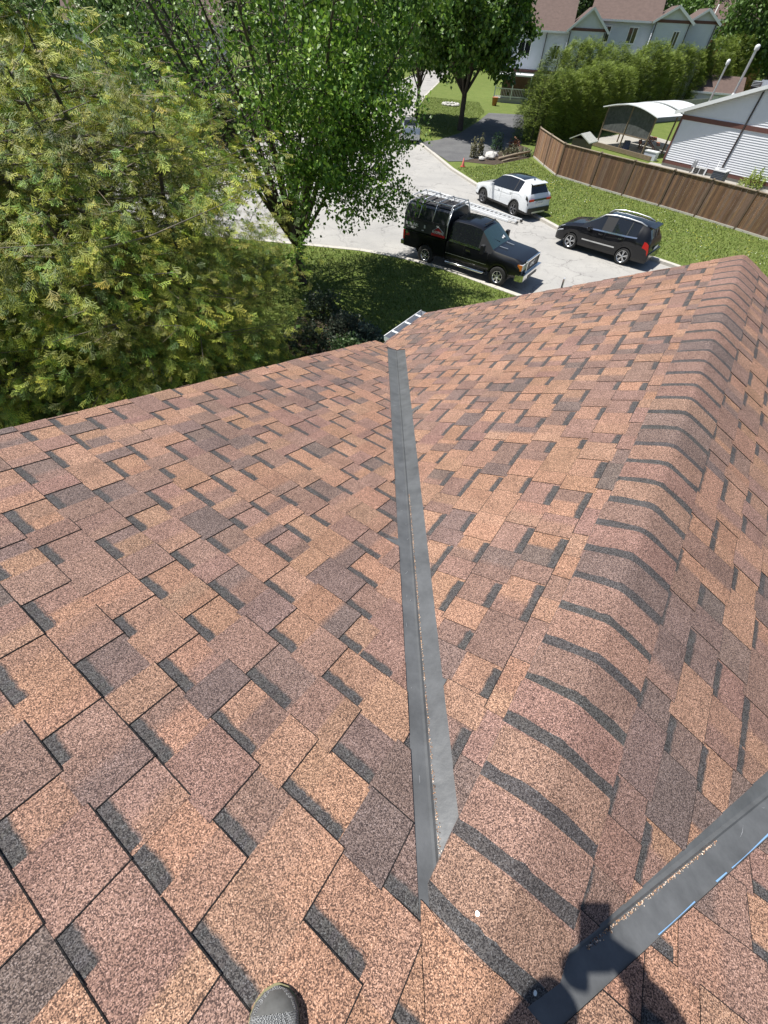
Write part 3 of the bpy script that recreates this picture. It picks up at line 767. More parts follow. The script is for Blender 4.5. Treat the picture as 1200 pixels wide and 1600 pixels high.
def wheel(root, x, y, r, wdt, rimr, rim_mat, spokes=5, side=1, twin=True):
    t = MB(); hw = wdt/2
    t.lathe([(rimr, -hw*.85), (r*.88, -hw), (r*.97, -hw*.8), (r, -hw*.45), (r, hw*.45), (r*.97, hw*.8), (r*.88, hw), (rimr, hw*.85)], (x, y, r), 'Y', 26)
    ty = t.build('wheel', M['rubber'], root)
    m = MB(); yo = y+side*hw*.62; dy = side*.025
    m.lathe([(rimr*1.0, dy*1.2), (rimr*.93, dy), (rimr*.88, -dy), (rimr*.84, -side*.05)], (x, yo, r), 'Y', 26)
    m.lathe([(.0, dy), (rimr*.2, dy), (rimr*.24, 0), (rimr*.24, -side*.03)], (x, yo, r), 'Y', 12)
    for k in range(spokes):
        for off in ((-.13, .13) if twin else (0,)):
            a = 2*math.pi*k/spokes+.3; a2 = a+off*1.1
            p0 = Vector((x+math.cos(a+off*.6)*rimr*.2, yo+dy*.6, r+math.sin(a+off*.6)*rimr*.2)); p1 = Vector((x+math.cos(a2)*rimr*.93, yo+dy*.3, r+math.sin(a2)*rimr*.93))
            m.beam(p0, p1, .03 if twin else rimr*.28, .03, None, (0, 1, 0))
    m.build('rim', rim_mat, ty)
    d = MB(); d.lathe([(0, 0), (rimr*.86, 0)], (x, yo-side*.06, r), 'Y', 20); d.build('brake_disc', M['black_plastic'], ty)
    return ty
def liners(root, arches, W):
    for ax, ar, az in arches:
        for s in (1, -1):
            b = MB(); n = 10
            for k in range(n):
                t0, t1 = math.pi*k/n, math.pi*(k+1)/n
                p = lambda t, y: (ax+(ar+.005)*math.cos(t), s*y, az+(ar+.005)*math.sin(t))
                b.poly([p(t0, W*.97), p(t1, W*.97), p(t1, W*.55), p(t0, W*.55)])
            b.poly([(ax+(ar)*math.cos(math.pi*k/n), s*W*.55, az+(ar)*math.sin(math.pi*k/n)) for k in range(n+1)])
            b.build('wheel_liner', M['black_plastic'], root)
def arch_trim(root, arches, W, m, zs, name='arch_trim'):
    for ax, ar, az in arches:
        for s in (1, -1):
            b = MB(); n = 12
            def p(t, r, y): return (ax+r*math.cos(t), s*y, az+r*math.sin(t))
            t0_ = math.asin(max(-1, (zs-az)/ar))
            for k in range(n):
                t0, t1 = t0_+(math.pi-2*t0_)*k/n, t0_+(math.pi-2*t0_)*(k+1)/n
                b.poly([p(t0, ar-.01, W*1.0), p(t1, ar-.01, W*1.0), p(t1, ar+.05, W*1.012), p(t0, ar+.05, W*1.012)], None, True)
            b.build(name, m, root)
def seam(root, pts, s, name='door_seam', r=.006, m=None):
    b = MB(); b.tube([(p[0], p[1]*s, p[2]) for p in pts], r, 4); return b.build(name, m or M['black_plastic'], root)
def gpoint(xs, G, x, jf, s=1, out=.004):
    i = max(0, min(len(xs)-2, int(np.searchsorted(xs, x)-1))); t = (x-xs[i])/(xs[i+1]-xs[i]); j = int(jf); u = jf-j
    P = Vector(G[i][j]).lerp(Vector(G[i+1][j]), t); Q = Vector(G[i][min(j+1, 8)]).lerp(Vector(G[i+1][min(j+1, 8)]), t)
    p = P.lerp(Q, u); return Vector((p.x, (p.y+out)*s, p.z))
def surf_strip(root, xs, G, x0, x1, j0, j1, s, name, m, out=.006, n=8):
    b = MB(); V = []
    for k in range(n+1):
        x = x0+(x1-x0)*k/n; V += [gpoint(xs, G, x, j0, s, out), gpoint(xs, G, x, j1, s, out)]
    b.quads(V, [(2*k, 2*k+1, 2*k+3, 2*k+2) for k in range(n)]); return b.build(name, m, root)
def place(root, c, fwd):
    """local +x points to the REAR of the vehicle; c = front axle centre on the ground"""
    root.location = (c[0], c[1], 0); root.rotation_euler = (0, 0, math.atan2(-fwd[1], -fwd[0]))
def text(root, body, size, loc, mtx, m, name='lettering', parent=None, bold=.0, ext=.002):
    cu = bpy.data.curves.new(name, 'FONT'); cu.body = body; cu.size = size; cu.extrude = ext; cu.offset = bold; cu.align_x = 'LEFT'
    to = bpy.data.objects.new('tmp_text', cu); me = bpy.data.meshes.new_from_object(to); me.name = name; me.materials.clear(); me.materials.append(m); bpy.data.objects.remove(to); bpy.data.curves.remove(cu); o = link(name, me); o.parent = parent or root
    o.matrix_local = Matrix.Translation(loc) @ mtx.to_4x4(); return o
# ---- white compact SUV (origin at front axle)
suv = empty('car', label='white compact SUV with black glass roof panel parked at the kerb beside the ladder', cat='car')
FO, LN, WB = .88, 4.60, 2.70
A2 = [(0, .40, .355), (WB, .40, .355)]
st = [(-FO, .66, .70, .55, .70), (-FO+.06, .78, .80, .62, .80), (-FO+.2, .86, .88, .66, .87), (-.4, .94, .97, .70, .915), (0, .985, 1.03, .72, .93), (.32, 1.02, 1.09, .72, .93), (.40, 1.03, 1.12, .70, .93),
      (1.02, 1.05, 1.53, .60, .93), (1.2, 1.055, 1.59, .59, .93), (1.7, 1.08, 1.65, .58, .93), (2.4, 1.11, 1.645, .57, .93), (2.95, 1.17, 1.60, .555, .925), (3.18, 1.20, 1.565, .55, .92), (3.30, 1.19, 1.545, .54, .92), (3.55, 1.10, 1.17, .66, .91), (3.64, 1.0, 1.02, .70, .89), (3.70, .72, .74, .70, .86), (3.72, .60, .62, .66, .82)]
xs, G = make_vehicle(suv, st, A2, .30, .93, M['paint_white'], [(.62, 1.46), (1.54, 2.42), (2.50, 2.86)], None, (.40, 1.02), (3.30, 3.55), (1.25, 2.75), M['black_plastic'])
liners(suv, A2, .93); arch_trim(suv, A2, .93, M['black_plastic'], .33, 'arch_cladding')
for x in (0, WB):
    for s in (1, -1): wheel(suv, x, s*.81, .355, .225, .245, M['alloy_dark'], 5, s)
for s in (1, -1):
    for x in (1.50, 2.40): seam(suv, [gpoint(xs, G, x, j, 1, .001) for j in (.8, 2, 3, 4)], s)
    seam(suv, [gpoint(xs, G, .60, j, 1, .001) for j in (.8, 2, 3, 4)], s)
    for x in (1.28, 2.28): surf_strip(suv, xs, G, x-.09, x+.09, 3.35, 3.55, s, 'door_handle', M['paint_silver'], .025, 2)
    surf_strip(suv, xs, G, .8, 3.1, 3.05, 3.12, s, 'body_crease', M['paint_silver'], .003, 12)
    b = MB(); b.box((.72, s*1.02, 1.10), (.16, .20, .13), None); b.build('wing_mirror', M['paint_white'], suv)
    surf_strip(suv, xs, G, 3.46, 3.69, 3.2, 3.9, s, 'tail_light', M['glass_dark'], .012, 3)
    surf_strip(suv, xs, G, -.86, -.6, 2.2, 3.4, s, 'headlight', M['clear_lamp'], .012, 3)
b = MB(); b.box((3.70, 0, .45), (.14, 1.66, .26), None); b.build('rear_bumper', M['black_plastic'], suv)
b = MB(); b.box((3.74, 0, .38), (.10, 1.0, .07), None); b.build('skid_plate', M['paint_silver'], suv)
b = MB(); b.box((3.70, 0, .93), (.03, 1.72, .075), None); lb = b.build('light_bar', M['glass_dark'], suv)
for s in (1, -1):
    b = MB(); b.box((3.72, s*.66, .93), (.03, .34, .10), None); b.build('tail_lens', M['red_lamp'], suv)
b = MB(); b.box((3.735, 0, .80), (.015, .52, .13), None); pl = b.build('number_plate', M['white_vinyl'], suv)
M['plate_blue'] = mat('plate lettering', (.03, .06, .20), .5)
text(suv, 'CWTF 529', .095, Vector((3.746, -.22, .765)), Euler((R(90), 0, R(90))).to_matrix(), M['plate_blue'], 'plate_lettering')
b = MB(); b.box((3.32, 0, 1.575), (.30, 1.10, .03), Matrix.Rotation(R(6), 3, 'Y')); b.build('roof_spoiler', M['paint_white'], suv)
b = MB(); b.box((2.95, 0, 1.66), (.12, .03, .06), None, taper=.5); b.build('antenna_fin', M['black_plastic'], suv)
b = MB(); b.box((-.90, 0, .58), (.10, 1.2, .30), None); b.build('grille', M['black_plastic'], suv)
place(suv, (5.12-.831*.0+.831*.81-.0, 30.32+.556*.81), (-.556, .831))
# ---- black crossover
cx = empty('car', label='black crossover SUV with silver roof rails parked facing up the street near the fence', cat='car')
FO, WB = .92, 2.69
A2 = [(0, .385, .345), (WB, .385, .345)]
st = [(-FO, .55, .60, .45, .62), (-FO+.05, .66, .72, .58, .74), (-FO+.18, .78, .86, .62, .83), (-.5, .88, .98, .66, .88), (-.2, .95, 1.05, .68, .90), (.15, 1.0, 1.10, .68, .90), (.36, 1.02, 1.14, .67, .90),
      (1.10, 1.04, 1.57, .58, .90), (1.3, 1.045, 1.62, .58, .90), (1.8, 1.06, 1.655, .575, .90), (2.5, 1.09, 1.64, .565, .90), (3.0, 1.13, 1.60, .55, .895), (3.20, 1.15, 1.57, .54, .89), (3.30, 1.15, 1.54, .54, .885), (3.54, 1.12, 1.17, .60, .87), (3.62, 1.0, 1.04, .66, .86), (3.70, .75, .78, .68, .84), (3.73, .55, .58, .64, .80)]
xs, G = make_vehicle(cx, st, A2, .28, .90, M['paint_black'], [(.66, 1.50), (1.58, 2.44), (2.50, 2.92)], None, (.36, 1.10), (3.30, 3.54), (1.4, 2.2), M['black_plastic'])
liners(cx, A2, .90)
for x in (0, WB):
    for s in (1, -1): wheel(cx, x, s*.78, .345, .215, .245, M['alloy'], 5, s)
for s in (1, -1):
    for x in (1.54, 2.46): seam(cx, [gpoint(xs, G, x, j, 1, .001) for j in (.8, 2, 3, 4)], s)
    for x in (1.34, 2.30): surf_strip(cx, xs, G, x-.10, x+.10, 3.35, 3.6, s, 'door_handle', M['chrome'], .03, 2)
    surf_strip(cx, xs, G, .62, 2.98, 4.0, 4.10, s, 'window_trim', M['chrome'], .010, 14)
    surf_strip(cx, xs, G, .55, 2.18, 1.75, 1.98, s, 'door_moulding', M['alu'], .014, 8)
    b = MB(); pts = [gpoint(xs, G, x, 5.75, s, 0)+Vector((0, 0, h)) for x, h in ((.95, .0), (1.15, .05), (1.6, .065), (2.2, .065), (2.8, .055), (3.1, .0))]
    b.tube(pts, .026, 6); b.build('roof_rail', M['alu'], cx)
    b = MB(); b.box((.78, s*1.0, 1.09), (.15, .20, .14), None); b.build('wing_mirror', M['paint_black'], cx)
    surf_strip(cx, xs, G, 3.36, 3.70, 2.75, 3.8, s, 'tail_light', M['red_lamp'], .016, 3)
    surf_strip(cx, xs, G, -.84, -.52, 3.1, 4.6, s, 'headlight', M['clear_lamp'], .012, 3)
b = MB(); b.box((3.34, 0, 1.56), (.28, 1.08, .03), Matrix.Rotation(R(8), 3, 'Y')); b.build('roof_spoiler', M['paint_black'], cx)
b = MB(); b.box((3.70, 0, .50), (.16, 1.62, .32), None); b.build('rear_bumper', M['paint_black'], cx)
b = MB(); b.box((3.745, 0, .80), (.015, .50, .12), None); b.build('number_plate', M['white_vinyl'], cx)
b = MB(); b.box((-.92, 0, .56), (.08, .9, .26), None); b.build('grille', M['black_plastic'], cx)
place(cx, (8.71+.640*.78*1.0, 23.36+.768*.78), (-.768, .640))
# ---- black pickup with a topper
tr = empty('pickup_truck', label='black extended cab pickup truck with ladder rack and signed topper on the bed', cat='truck')
FO, WB = .97, 3.64
TR_ = .395
A2 = [(0, .46, TR_), (WB, .46, TR_)]
W = 1.0
# cab and bonnet
st = [(-FO, .84, .98, .80, .93), (-FO+.05, 1.0, 1.10, .82, .955), (-.7, 1.06, 1.17, .84, .985), (0, 1.10, 1.22, .85, 1.0), (.38, 1.13, 1.25, .85, 1.0), (.48, 1.14, 1.28, .84, 1.0), (1.10, 1.16, 1.80, .72, 1.0), (1.25, 1.165, 1.87, .71, 1.0), (1.7, 1.17, 1.91, .705, 1.0), (2.3, 1.18, 1.90, .70, 1.0), (2.52, 1.18, 1.86, .70, 1.0), (2.60, 1.18, 1.80, .72, 1.0), (2.62, 1.10, 1.16, .85, 1.0)]
xs, G = make_vehicle(tr, st, [A2[0]], .52, W, M['paint_black'], [(.80, 1.70), (1.78, 2.42)], None, (.48, 1.10), None, None, None)
# bed
bst = [(2.66, 1.20), (3.0, 1.20), (4.6, 1.20), (4.84, 1.20)]
b = MB(); bx = sorted([2.66, 3.0, 4.4, 4.84]+[round(WB+.46*math.cos(t*math.pi/10), 4) for t in range(11)]); P = []
for x in bx:
    zs = .55
    if abs(x-WB) < .4599: zs = TR_+math.sqrt(.46**2-(x-WB)**2)
    P.append([(x, .99, zs), (x, 1.0, zs+(1.2-zs)*.5), (x, 1.0, 1.16), (x, .97, 1.20), (x, .80, 1.20)])
for s in (1, -1):
    for i in range(len(P)-1):
        for j in range(4):
            q = [P[i][j], P[i+1][j], P[i+1][j+1], P[i][j+1]]; q = [(p[0], s*p[1], p[2]) for p in q]; b.poly(q if s > 0 else q[::-1], None, False)
b.poly([(4.84, -.99, .55), (4.84, .99, .55), (4.84, .97, 1.20), (4.84, -.97, 1.20)]); b.poly([(2.66, -.99, .55), (2.66, -.97, 1.2), (2.66, .97, 1.20), (2.66, .99, .55)])
b.build('truck_bed', M['paint_black'], tr)
liners(tr, A2, W); arch_trim(tr, A2, W*1.002, M['paint_black'], .5, 'wheel_flare')
for x in (0, WB):
    for s in (1, -1): wheel(tr, x, s*.87, TR_, .26, .225, M['alloy'], 6, s, False)
b = MB(); b.box((1.95, 0, .52), (4.4, 1.5, .22)); b.build('chassis', M['black_plastic'], tr)
for s in (1, -1):
    b = MB(); b.tube([(.62, s*.92, .45), (.68, s*1.06, .42), (2.5, s*1.06, .42), (2.58, s*.92, .45)], .045, 8); b.build('step_bar', M['chrome'], tr)
    surf_strip(tr, xs, G, .66, 2.50, 4.0, 4.12, s, 'window_trim', M['chrome'], .01, 10)
    surf_strip(tr, xs, G, .60, 2.60, 1.6, 1.68, s, 'door_moulding', M['alu'], .012, 8)
    for x in (.60, 1.74, 2.55): seam(tr, [gpoint(xs, G, x, j, 1, .001) for j in (.5, 2, 3, 4)], s)
    surf_strip(tr, xs, G, 1.42, 1.64, 3.1, 3.4, s, 'door_handle', M['chrome'], .03, 2)
    b = MB(); b.box((.80, s*1.18, 1.30), (.14, .20, .30), None); b.build('wing_mirror', M['black_plastic'], tr)
    b = MB(); b.box((-.90, s*.80, .94), (.16, .28, .21), None); hl = b.build('headlight', M['clear_lamp'], tr)
    b = MB(); b.box((-.86, s*.925, .94), (.20, .06, .20), None); b.build('indicator', M['amber_lamp'], hl)
    b = MB(); b.box((4.83, s*.94, .98), (.08, .14, .34), None); b.build('tail_light', M['red_lamp'], tr)
    # hood vents and roof ribs
    b = MB(); b.beam((.05, s*.30, 1.262), (.42, s*.33, 1.285), .035, .012); b.build('bonnet_vent', M['alu'], tr)
b = MB(); b.box((-1.0, 0, .93), (.05, 1.24, .40), None); gr = b.build('grille', M['black_plastic'], tr)
b = MB()
for a_, c_ in (((-1.02, -.62, .73), (-1.02, .62, .73)), ((-1.02, -.64, 1.13), (-1.02, .64, 1.13)), ((-1.02, -.63, .73), (-1.02, -.64, 1.13)), ((-1.02, .63, .73), (-1.02, .64, 1.13))): b.beam(a_, c_, .05, .07, None, (1, 0, 0))
b.build('grille_frame', M['chrome'], gr)
text(tr, 'GMC', .20, Vector((-1.032, .26, .86)), Euler((R(90), 0, R(-90))).to_matrix(), M['alu'], 'badge', None, .006, .004)
b = MB(); b.box((-1.03, 0, .58), (.20, 1.90, .22), None); b.box((-.92, .93, .56), (.30, .10, .22)); b.box((-.92, -.93, .56), (.30, .10, .22)); bp = b.build('front_bumper', M['chrome'], tr)
b = MB(); b.box((-1.137, 0, .53), (.02, .9, .10)); b.build('bumper_grille', M['black_plastic'], bp)
b = MB(); b.box((4.95, 0, .62), (.20, 1.8, .16), None); b.build('rear_bumper', M['chrome'], tr)
b = MB(); b.box((5.1, 0, .50), (.22, .10, .06)); b.build('tow_hitch', M['black_plastic'], tr)
for k in range(7):
    b = MB(); y = -.42+.14*k; b.beam((1.95, y, 1.935), (2.48, y, 1.925), .045, .022); b.build('roof_rib', M['paint_black'], tr)
b = MB(); b.box((1.2, 0, 1.925), (.05, .9, .03)); b.build('cab_light_bar', M['black_plastic'], tr)
# interior seen through the windscreen: dash strip + paper
b = MB(); b.poly([(.60, -.5, 1.395), (.60, -.25, 1.395), (.72, -.25, 1.475), (.72, -.5, 1.475)]); b.build('dashboard_paper', M['white_vinyl'], tr)
b = MB(); b.box((.86, .0, 1.50), (.03, .22, .06)); b.build('rear_view_mirror', M['black_plastic'], tr)
for y in (-.28, .28): b = MB(); b.beam((.56, y-.2, 1.365), (.80, y+.15, 1.53), .018, .015); b.build('wiper', M['black_plastic'], tr)
# topper: raised body with sloping shoulders
M['topper'] = mat('black fibreglass topper', (.020, .022, .026), .3, coat=.6)
tp = MB(); x0, x1 = 2.68, 4.86
sec = [(.99, 1.215), (.985, 1.62), (.955, 1.70), (.93, 1.75), (.74, 2.06), (.62, 2.12), (0, 2.14)]
xsn = [x0, x0+.01, x0+.5, x1-.05, x1]
TS = []
for x in xsn:
    k = 0.0
    TS.append([(x, y, z) for y, z in sec])
for s in (1, -1):
    for i in range(len(xsn)-1):
        for j in range(len(sec)-1):
            q = [TS[i][j], TS[i+1][j], TS[i+1][j+1], TS[i][j+1]]; q = [(p[0], p[1]*s, p[2]) for p in q]; tp.poly(q if s > 0 else q[::-1])
for i in (0, -1): tp.poly([p for p in TS[i]]+[(p[0], -p[1], p[2]) for p in reversed(TS[i][:-1])])
topper = tp.build('topper', M['topper'], tr)
M['mesh_dark'] = mat('dark mesh cargo cover', (.045, .043, .045), .8, var=.5, vscale=30)
for (a_, c_) in ((2.78, 3.42), (3.48, 4.08), (4.14, 4.76)):
    b = MB(); b.box(((a_+c_)/2, 0, 2.15), (c_-a_, 1.2, .02)); b.build('roof_panel', M['mesh_dark'], topper)
for s in (1, -1):
    b = MB(); b.box((3.77, s*.992, 1.655), (2.1, .02, .085), None); b.build('side_rib', M['mesh_dark'], topper)
# banner on the visible (right) side: y>0 in this frame is the truck's ... both sides carry it
for s in (1, -1):
    b = MB(); b.box((3.76, s*1.0, 1.42), (2.06, .012, .37)); bn = b.build('sign_panel', M['banner'], topper)
    b = MB(); b.box((3.07 if True else 0, s*1.010, 1.275), (.66, .012, .085)); b.build('red_stripe', M['red_paint'], bn)
    b = MB(); yy = s*1.010; zt = 1.40
    b.poly([(2.84, yy, 1.33), (3.30, yy, 1.33), (3.24, yy, 1.45), (3.08, yy, 1.56), (2.90, yy, 1.45)]); b.build('red_roof_logo', M['red_paint'], bn)
    b = MB()
    for p, q in (((2.80, 1.42), (3.08, 1.58)), ((3.08, 1.58), (3.34, 1.42))): b.beam((p[0], s*1.014, p[1]), (q[0], s*1.014, q[1]), .01, .022, None, (0, 1, 0))
    for p, q in (((4.2, 1.345), (4.66, 1.345)), ((4.25, 1.31), (4.6, 1.31))): b.beam((p[0], s*1.014, p[1]), (q[0], s*1.014, q[1]), .01, .012, None, (0, 1, 0))
    b.box((3.77, s*1.012, 1.46), (.07, .01, .12)); b.box((3.86, s*1.012, 1.31), (.10, .01, .03))
    b.build('white_logo_lines', M['white_vinyl'], bn)
    # text reads front-to-back correctly on each side
    if s < 0: mt = Euler((R(90), 0, 0)).to_matrix(); X = lambda a, c: a
    else: mt = Euler((R(90), 0, R(180))).to_matrix(); X = lambda a, c: c
    yy = s*1.016
    text(tr, 'ROOFING', .125, Vector((X(2.80, 3.36), yy, 1.335)), mt, M['white_vinyl'], 'lettering', bn, .004)
    text(tr, 'BDS', .08, Vector((X(2.98, 3.20), yy, 1.60-.045)), mt, M['white_vinyl'], 'lettering', bn, .004)
    text(tr, 'BI BRUNK', .15, Vector((X(4.02, 4.76), yy, 1.40)), mt, M['white_vinyl'], 'lettering', bn, .004)
# rack
def rail(pts, r=.02, nm='rack_rail', p=None):
    b = MB(); b.tube(pts, r, 6); return b.build(nm, M['alu'], p or tr)
rack = rail([(2.70, -.66, 2.27), (4.84, -.66, 2.27)]); rail([(2.70, .66, 2.30), (4.84, .66, 2.30)])
for x in (2.70, 3.42, 4.12, 4.84):
    rail([(x, -.66, 2.30), (x, .66, 2.30)], .02, 'rack_crossbar')
    for s in (1, -1): rail([(x, s*.66, 2.30), (x, s*.80, 2.10), (x, s*1.0, 1.72)], .017, 'rack_leg')
rail([(2.66, -.70, 2.20), (2.66, .70, 2.20)], .018, 'rack_crossbar'); 
for s in (1, -1): rail([(2.66, s*.70, 2.20), (2.66, s*.98, 1.75), (2.66, s*1.0, 1.24)], .02, 'rack_leg')
for y in (-.35, 0, .35): rail([(2.68, y, 2.20), (2.70, y, 2.30)], .014, 'rack_strut')
text(tr, 'Z71', .13, Vector((4.50, -1.006, .98)), Euler((R(90), 0, 0)).to_matrix(), M['red_paint'], 'decal')
text(tr, 'Z71', .13, Vector((4.74, 1.006, .98)), Euler((R(90), 0, R(180))).to_matrix(), M['red_paint'], 'decal')
fw = Vector((3.03, -2.03)).normalized(); rt = Vector((fw.y, -fw.x))
cc = Vector((4.34, 18.42))-rt*.87
place(tr, cc, fw)
# ---- extension ladder lying on the street
lad = empty('extension_ladder', (4.1, 29.5, 0), 0, 'long white extension ladder lying on the street behind the truck', 'ladder')
LI = Matrix.Translation((4.1, 29.5, 0)).inverted()
a, b_ = Vector((1.35, 32.0, .06)), Vector((6.75, 26.75, .06)); d = (b_-a).normalized(); sd = Vector((-d.y, d.x, 0)); Ltot = (b_-a).length
def lp(mb, nm, m): o = mb.build(nm, m); o.parent = lad; o.matrix_parent_inverse = LI
for (s0, s1, z, wd) in ((0, .93, 0, .31), (.06, 1.0, .085, .25)):
    for s in (1, -1):
        mb = MB(); p, q = a+d*Ltot*s0+sd*wd*s, a+d*Ltot*s1+sd*wd*s; p.z = q.z = .06+z; mb.beam(p, q, .05, .09); lp(mb, 'side_rail', M['white_metal'])
    nr = int(Ltot*(s1-s0)/.305)
    for k in range(nr):
        c = a+d*(Ltot*s0+.15+.305*k); c.z = .06+z; mb = MB(); mb.tube([c-sd*wd, c+sd*wd], .028, 6); lp(mb, 'rung', M['white_metal'])
mb = MB()
for s in (1, -1):
    c = b_+sd*.23*s; c.z = .10; mb.box(c, (.14, .08, .10), Matrix.Rotation(math.atan2(d.y, d.x), 3, 'Z'))
lp(mb, 'ladder_foot', M['rubber'])
# ladder whose top sticks up at the far roof rake
lt = MB()
l2 = empty('ladder', (3.6, 6.3, 0), 0, 'aluminium ladder top just showing over the far roof edge', 'ladder')
L2I = Matrix.Translation((3.6, 6.3, 0)).inverted()
def rake_pt(v, o=0, z=0): return J+UD*(uE+o)+VD*v+UP*(-TANB*abs(v)+z)
top = rake_pt(-1.30, .07, .035); bot = top+UD*1.6; bot.z = .1; dd = (bot-top).normalized()
for s in (-.12, .12):
    mb = MB(); mb.beam(top+VD*s, bot+VD*s, .016, .03); o = mb.build('side_rail', M['alu']); o.parent = l2; o.matrix_parent_inverse = L2I
for k in range(18):
    c = top+dd*(.12+.3*k); mb = MB(); mb.tube([c-VD*.12, c+VD*.12], .012, 6); o = mb.build('rung', M['alu']); o.parent = l2; o.matrix_parent_inverse = L2I
# ---- silver car half hidden behind the maple
sc_ = empty('car', label='silver white hatchback with a red tail lamp seen past the maple leaves', cat='car')
A2 = [(0, .36, .32), (2.6, .36, .32)]
st = [(-.85, .6, .65, .5, .7), (-.7, .75, .8, .6, .82), (0, .9, .96, .65, .87), (.4, .95, 1.02, .65, .87), (1.1, .97, 1.38, .55, .87), (1.8, .99, 1.45, .54, .87), (2.7, 1.03, 1.40, .52, .86), (3.1, 1.04, 1.10, .58, .85), (3.4, .95, .99, .64, .83), (3.48, .6, .64, .6, .78)]
xs, G = make_vehicle(sc_, st, A2, .27, .87, M['paint_silver'], [(.7, 1.6), (1.7, 2.7)], None, (.4, 1.1), (2.7, 3.1), None, None)
liners(sc_, A2, .87)
for x in (0, 2.6):
    for s in (1, -1): wheel(sc_, x, s*.76, .32, .2, .21, M['alloy'], 5, s)
for s in (1, -1): surf_strip(sc_, xs, G, 3.2, 3.44, 2.7, 3.8, s, 'tail_light', M['red_lamp'], .016, 3)
place(sc_, (.2, 49.5), (-.12, .99))
# ------------------------------------------------------------------ foliage engine
def rotmats(dirv, roll):
    """rows: x axis along dirv, z roughly up, rolled"""
    x = dirv/np.linalg.norm(dirv, axis=1, keepdims=True)
    up = np.tile([0, 0, 1.], (len(x), 1)); y = np.cross(up, x); ny = np.linalg.norm(y, axis=1, keepdims=True); y = np.where(ny < 1e-4, [[0, 1, 0]], y/np.maximum(ny, 1e-6)); z = np.cross(x, y)
    c, s = np.cos(roll)[:, None], np.sin(roll)[:, None]
    return np.stack([x, y*c+z*s, -y*s+z*c], 1)        # (m,3axes,3)
def scatter(name, proto_v, proto_f, proto_c, pos, rot, scl, colr, matl, parent=None, kind='stuff'):
    m, nv = len(pos), len(proto_v)
    V = np.einsum('vk,mkd->mvd', proto_v, rot)*scl[:, None, None] + pos[:, None, :]
    F = (proto_f[None]+(np.arange(m)*nv)[:, None, None]).reshape(-1, proto_f.shape[1])
    C = proto_c[None]*colr[:, None, :]
    return np_mesh(name, V.reshape(-1, 3), F, C.reshape(-1, 3), matl, parent, kind=kind)
def leaf_proto(k=1):
    v = np.array([(0, 0, 0), (.5, .42, .06), (1, 0, -.1), (.5, -.42, .06)], float); f = np.array([(0, 1, 2), (0, 2, 3)]); return v, f, np.ones((4, 3))
def spray_proto(tipgold=1.0):
    V, F, C = [], [], []
    def frond(p, d, L, w, g0, g1, nz):
        n = len(V); d = np.array(d)/np.linalg.norm(d); s = np.cross(d, [0, 0, 1]); s = s/np.linalg.norm(s)*w
        V.extend([p-s, p+s, p+d*L+np.array([0, 0, nz])]); F.append((n, n+1, n+2))
        a, b = np.array([.11, .145, .025]), np.array([.82, .78, .10]); C.extend([a+(b-a)*g0]*2+[a+(b-a)*g1])
    frond(np.array([0, 0, 0.]), (1, 0, -.12), 1.0, .014, .1, .9, 0)
    for k in range(5):
        t = .10+.18*k
        for sgn in (-1, 1):
            p = np.array([t, 0, -.12*t]); ang = .75+random.uniform(-.15, .15); L = .50*(1-t)+.13; d = np.array([math.cos(ang), sgn*math.sin(ang), -.25+random.uniform(-.2, .1)])
            frond(p, d, L, .029, .15*t, .35+.6*t*tipgold, -.03)
            for q in (.6,):
                a2 = ang+random.choice((-.6, .6)); frond(p+d*L*q, (math.cos(a2), sgn*math.sin(a2), -.3), L*.50+.06, .026, .2*t+.1, .45+.5*t*tipgold, -.02)
    return np.array(V), np.array(F), np.array(C)
def tubes(name, segs, m, parent, sides=5):
    mb = MB()
    for pts, rs in segs: mb.tube(pts, rs, sides, None, True, False)
    return mb.build(name, m, parent)
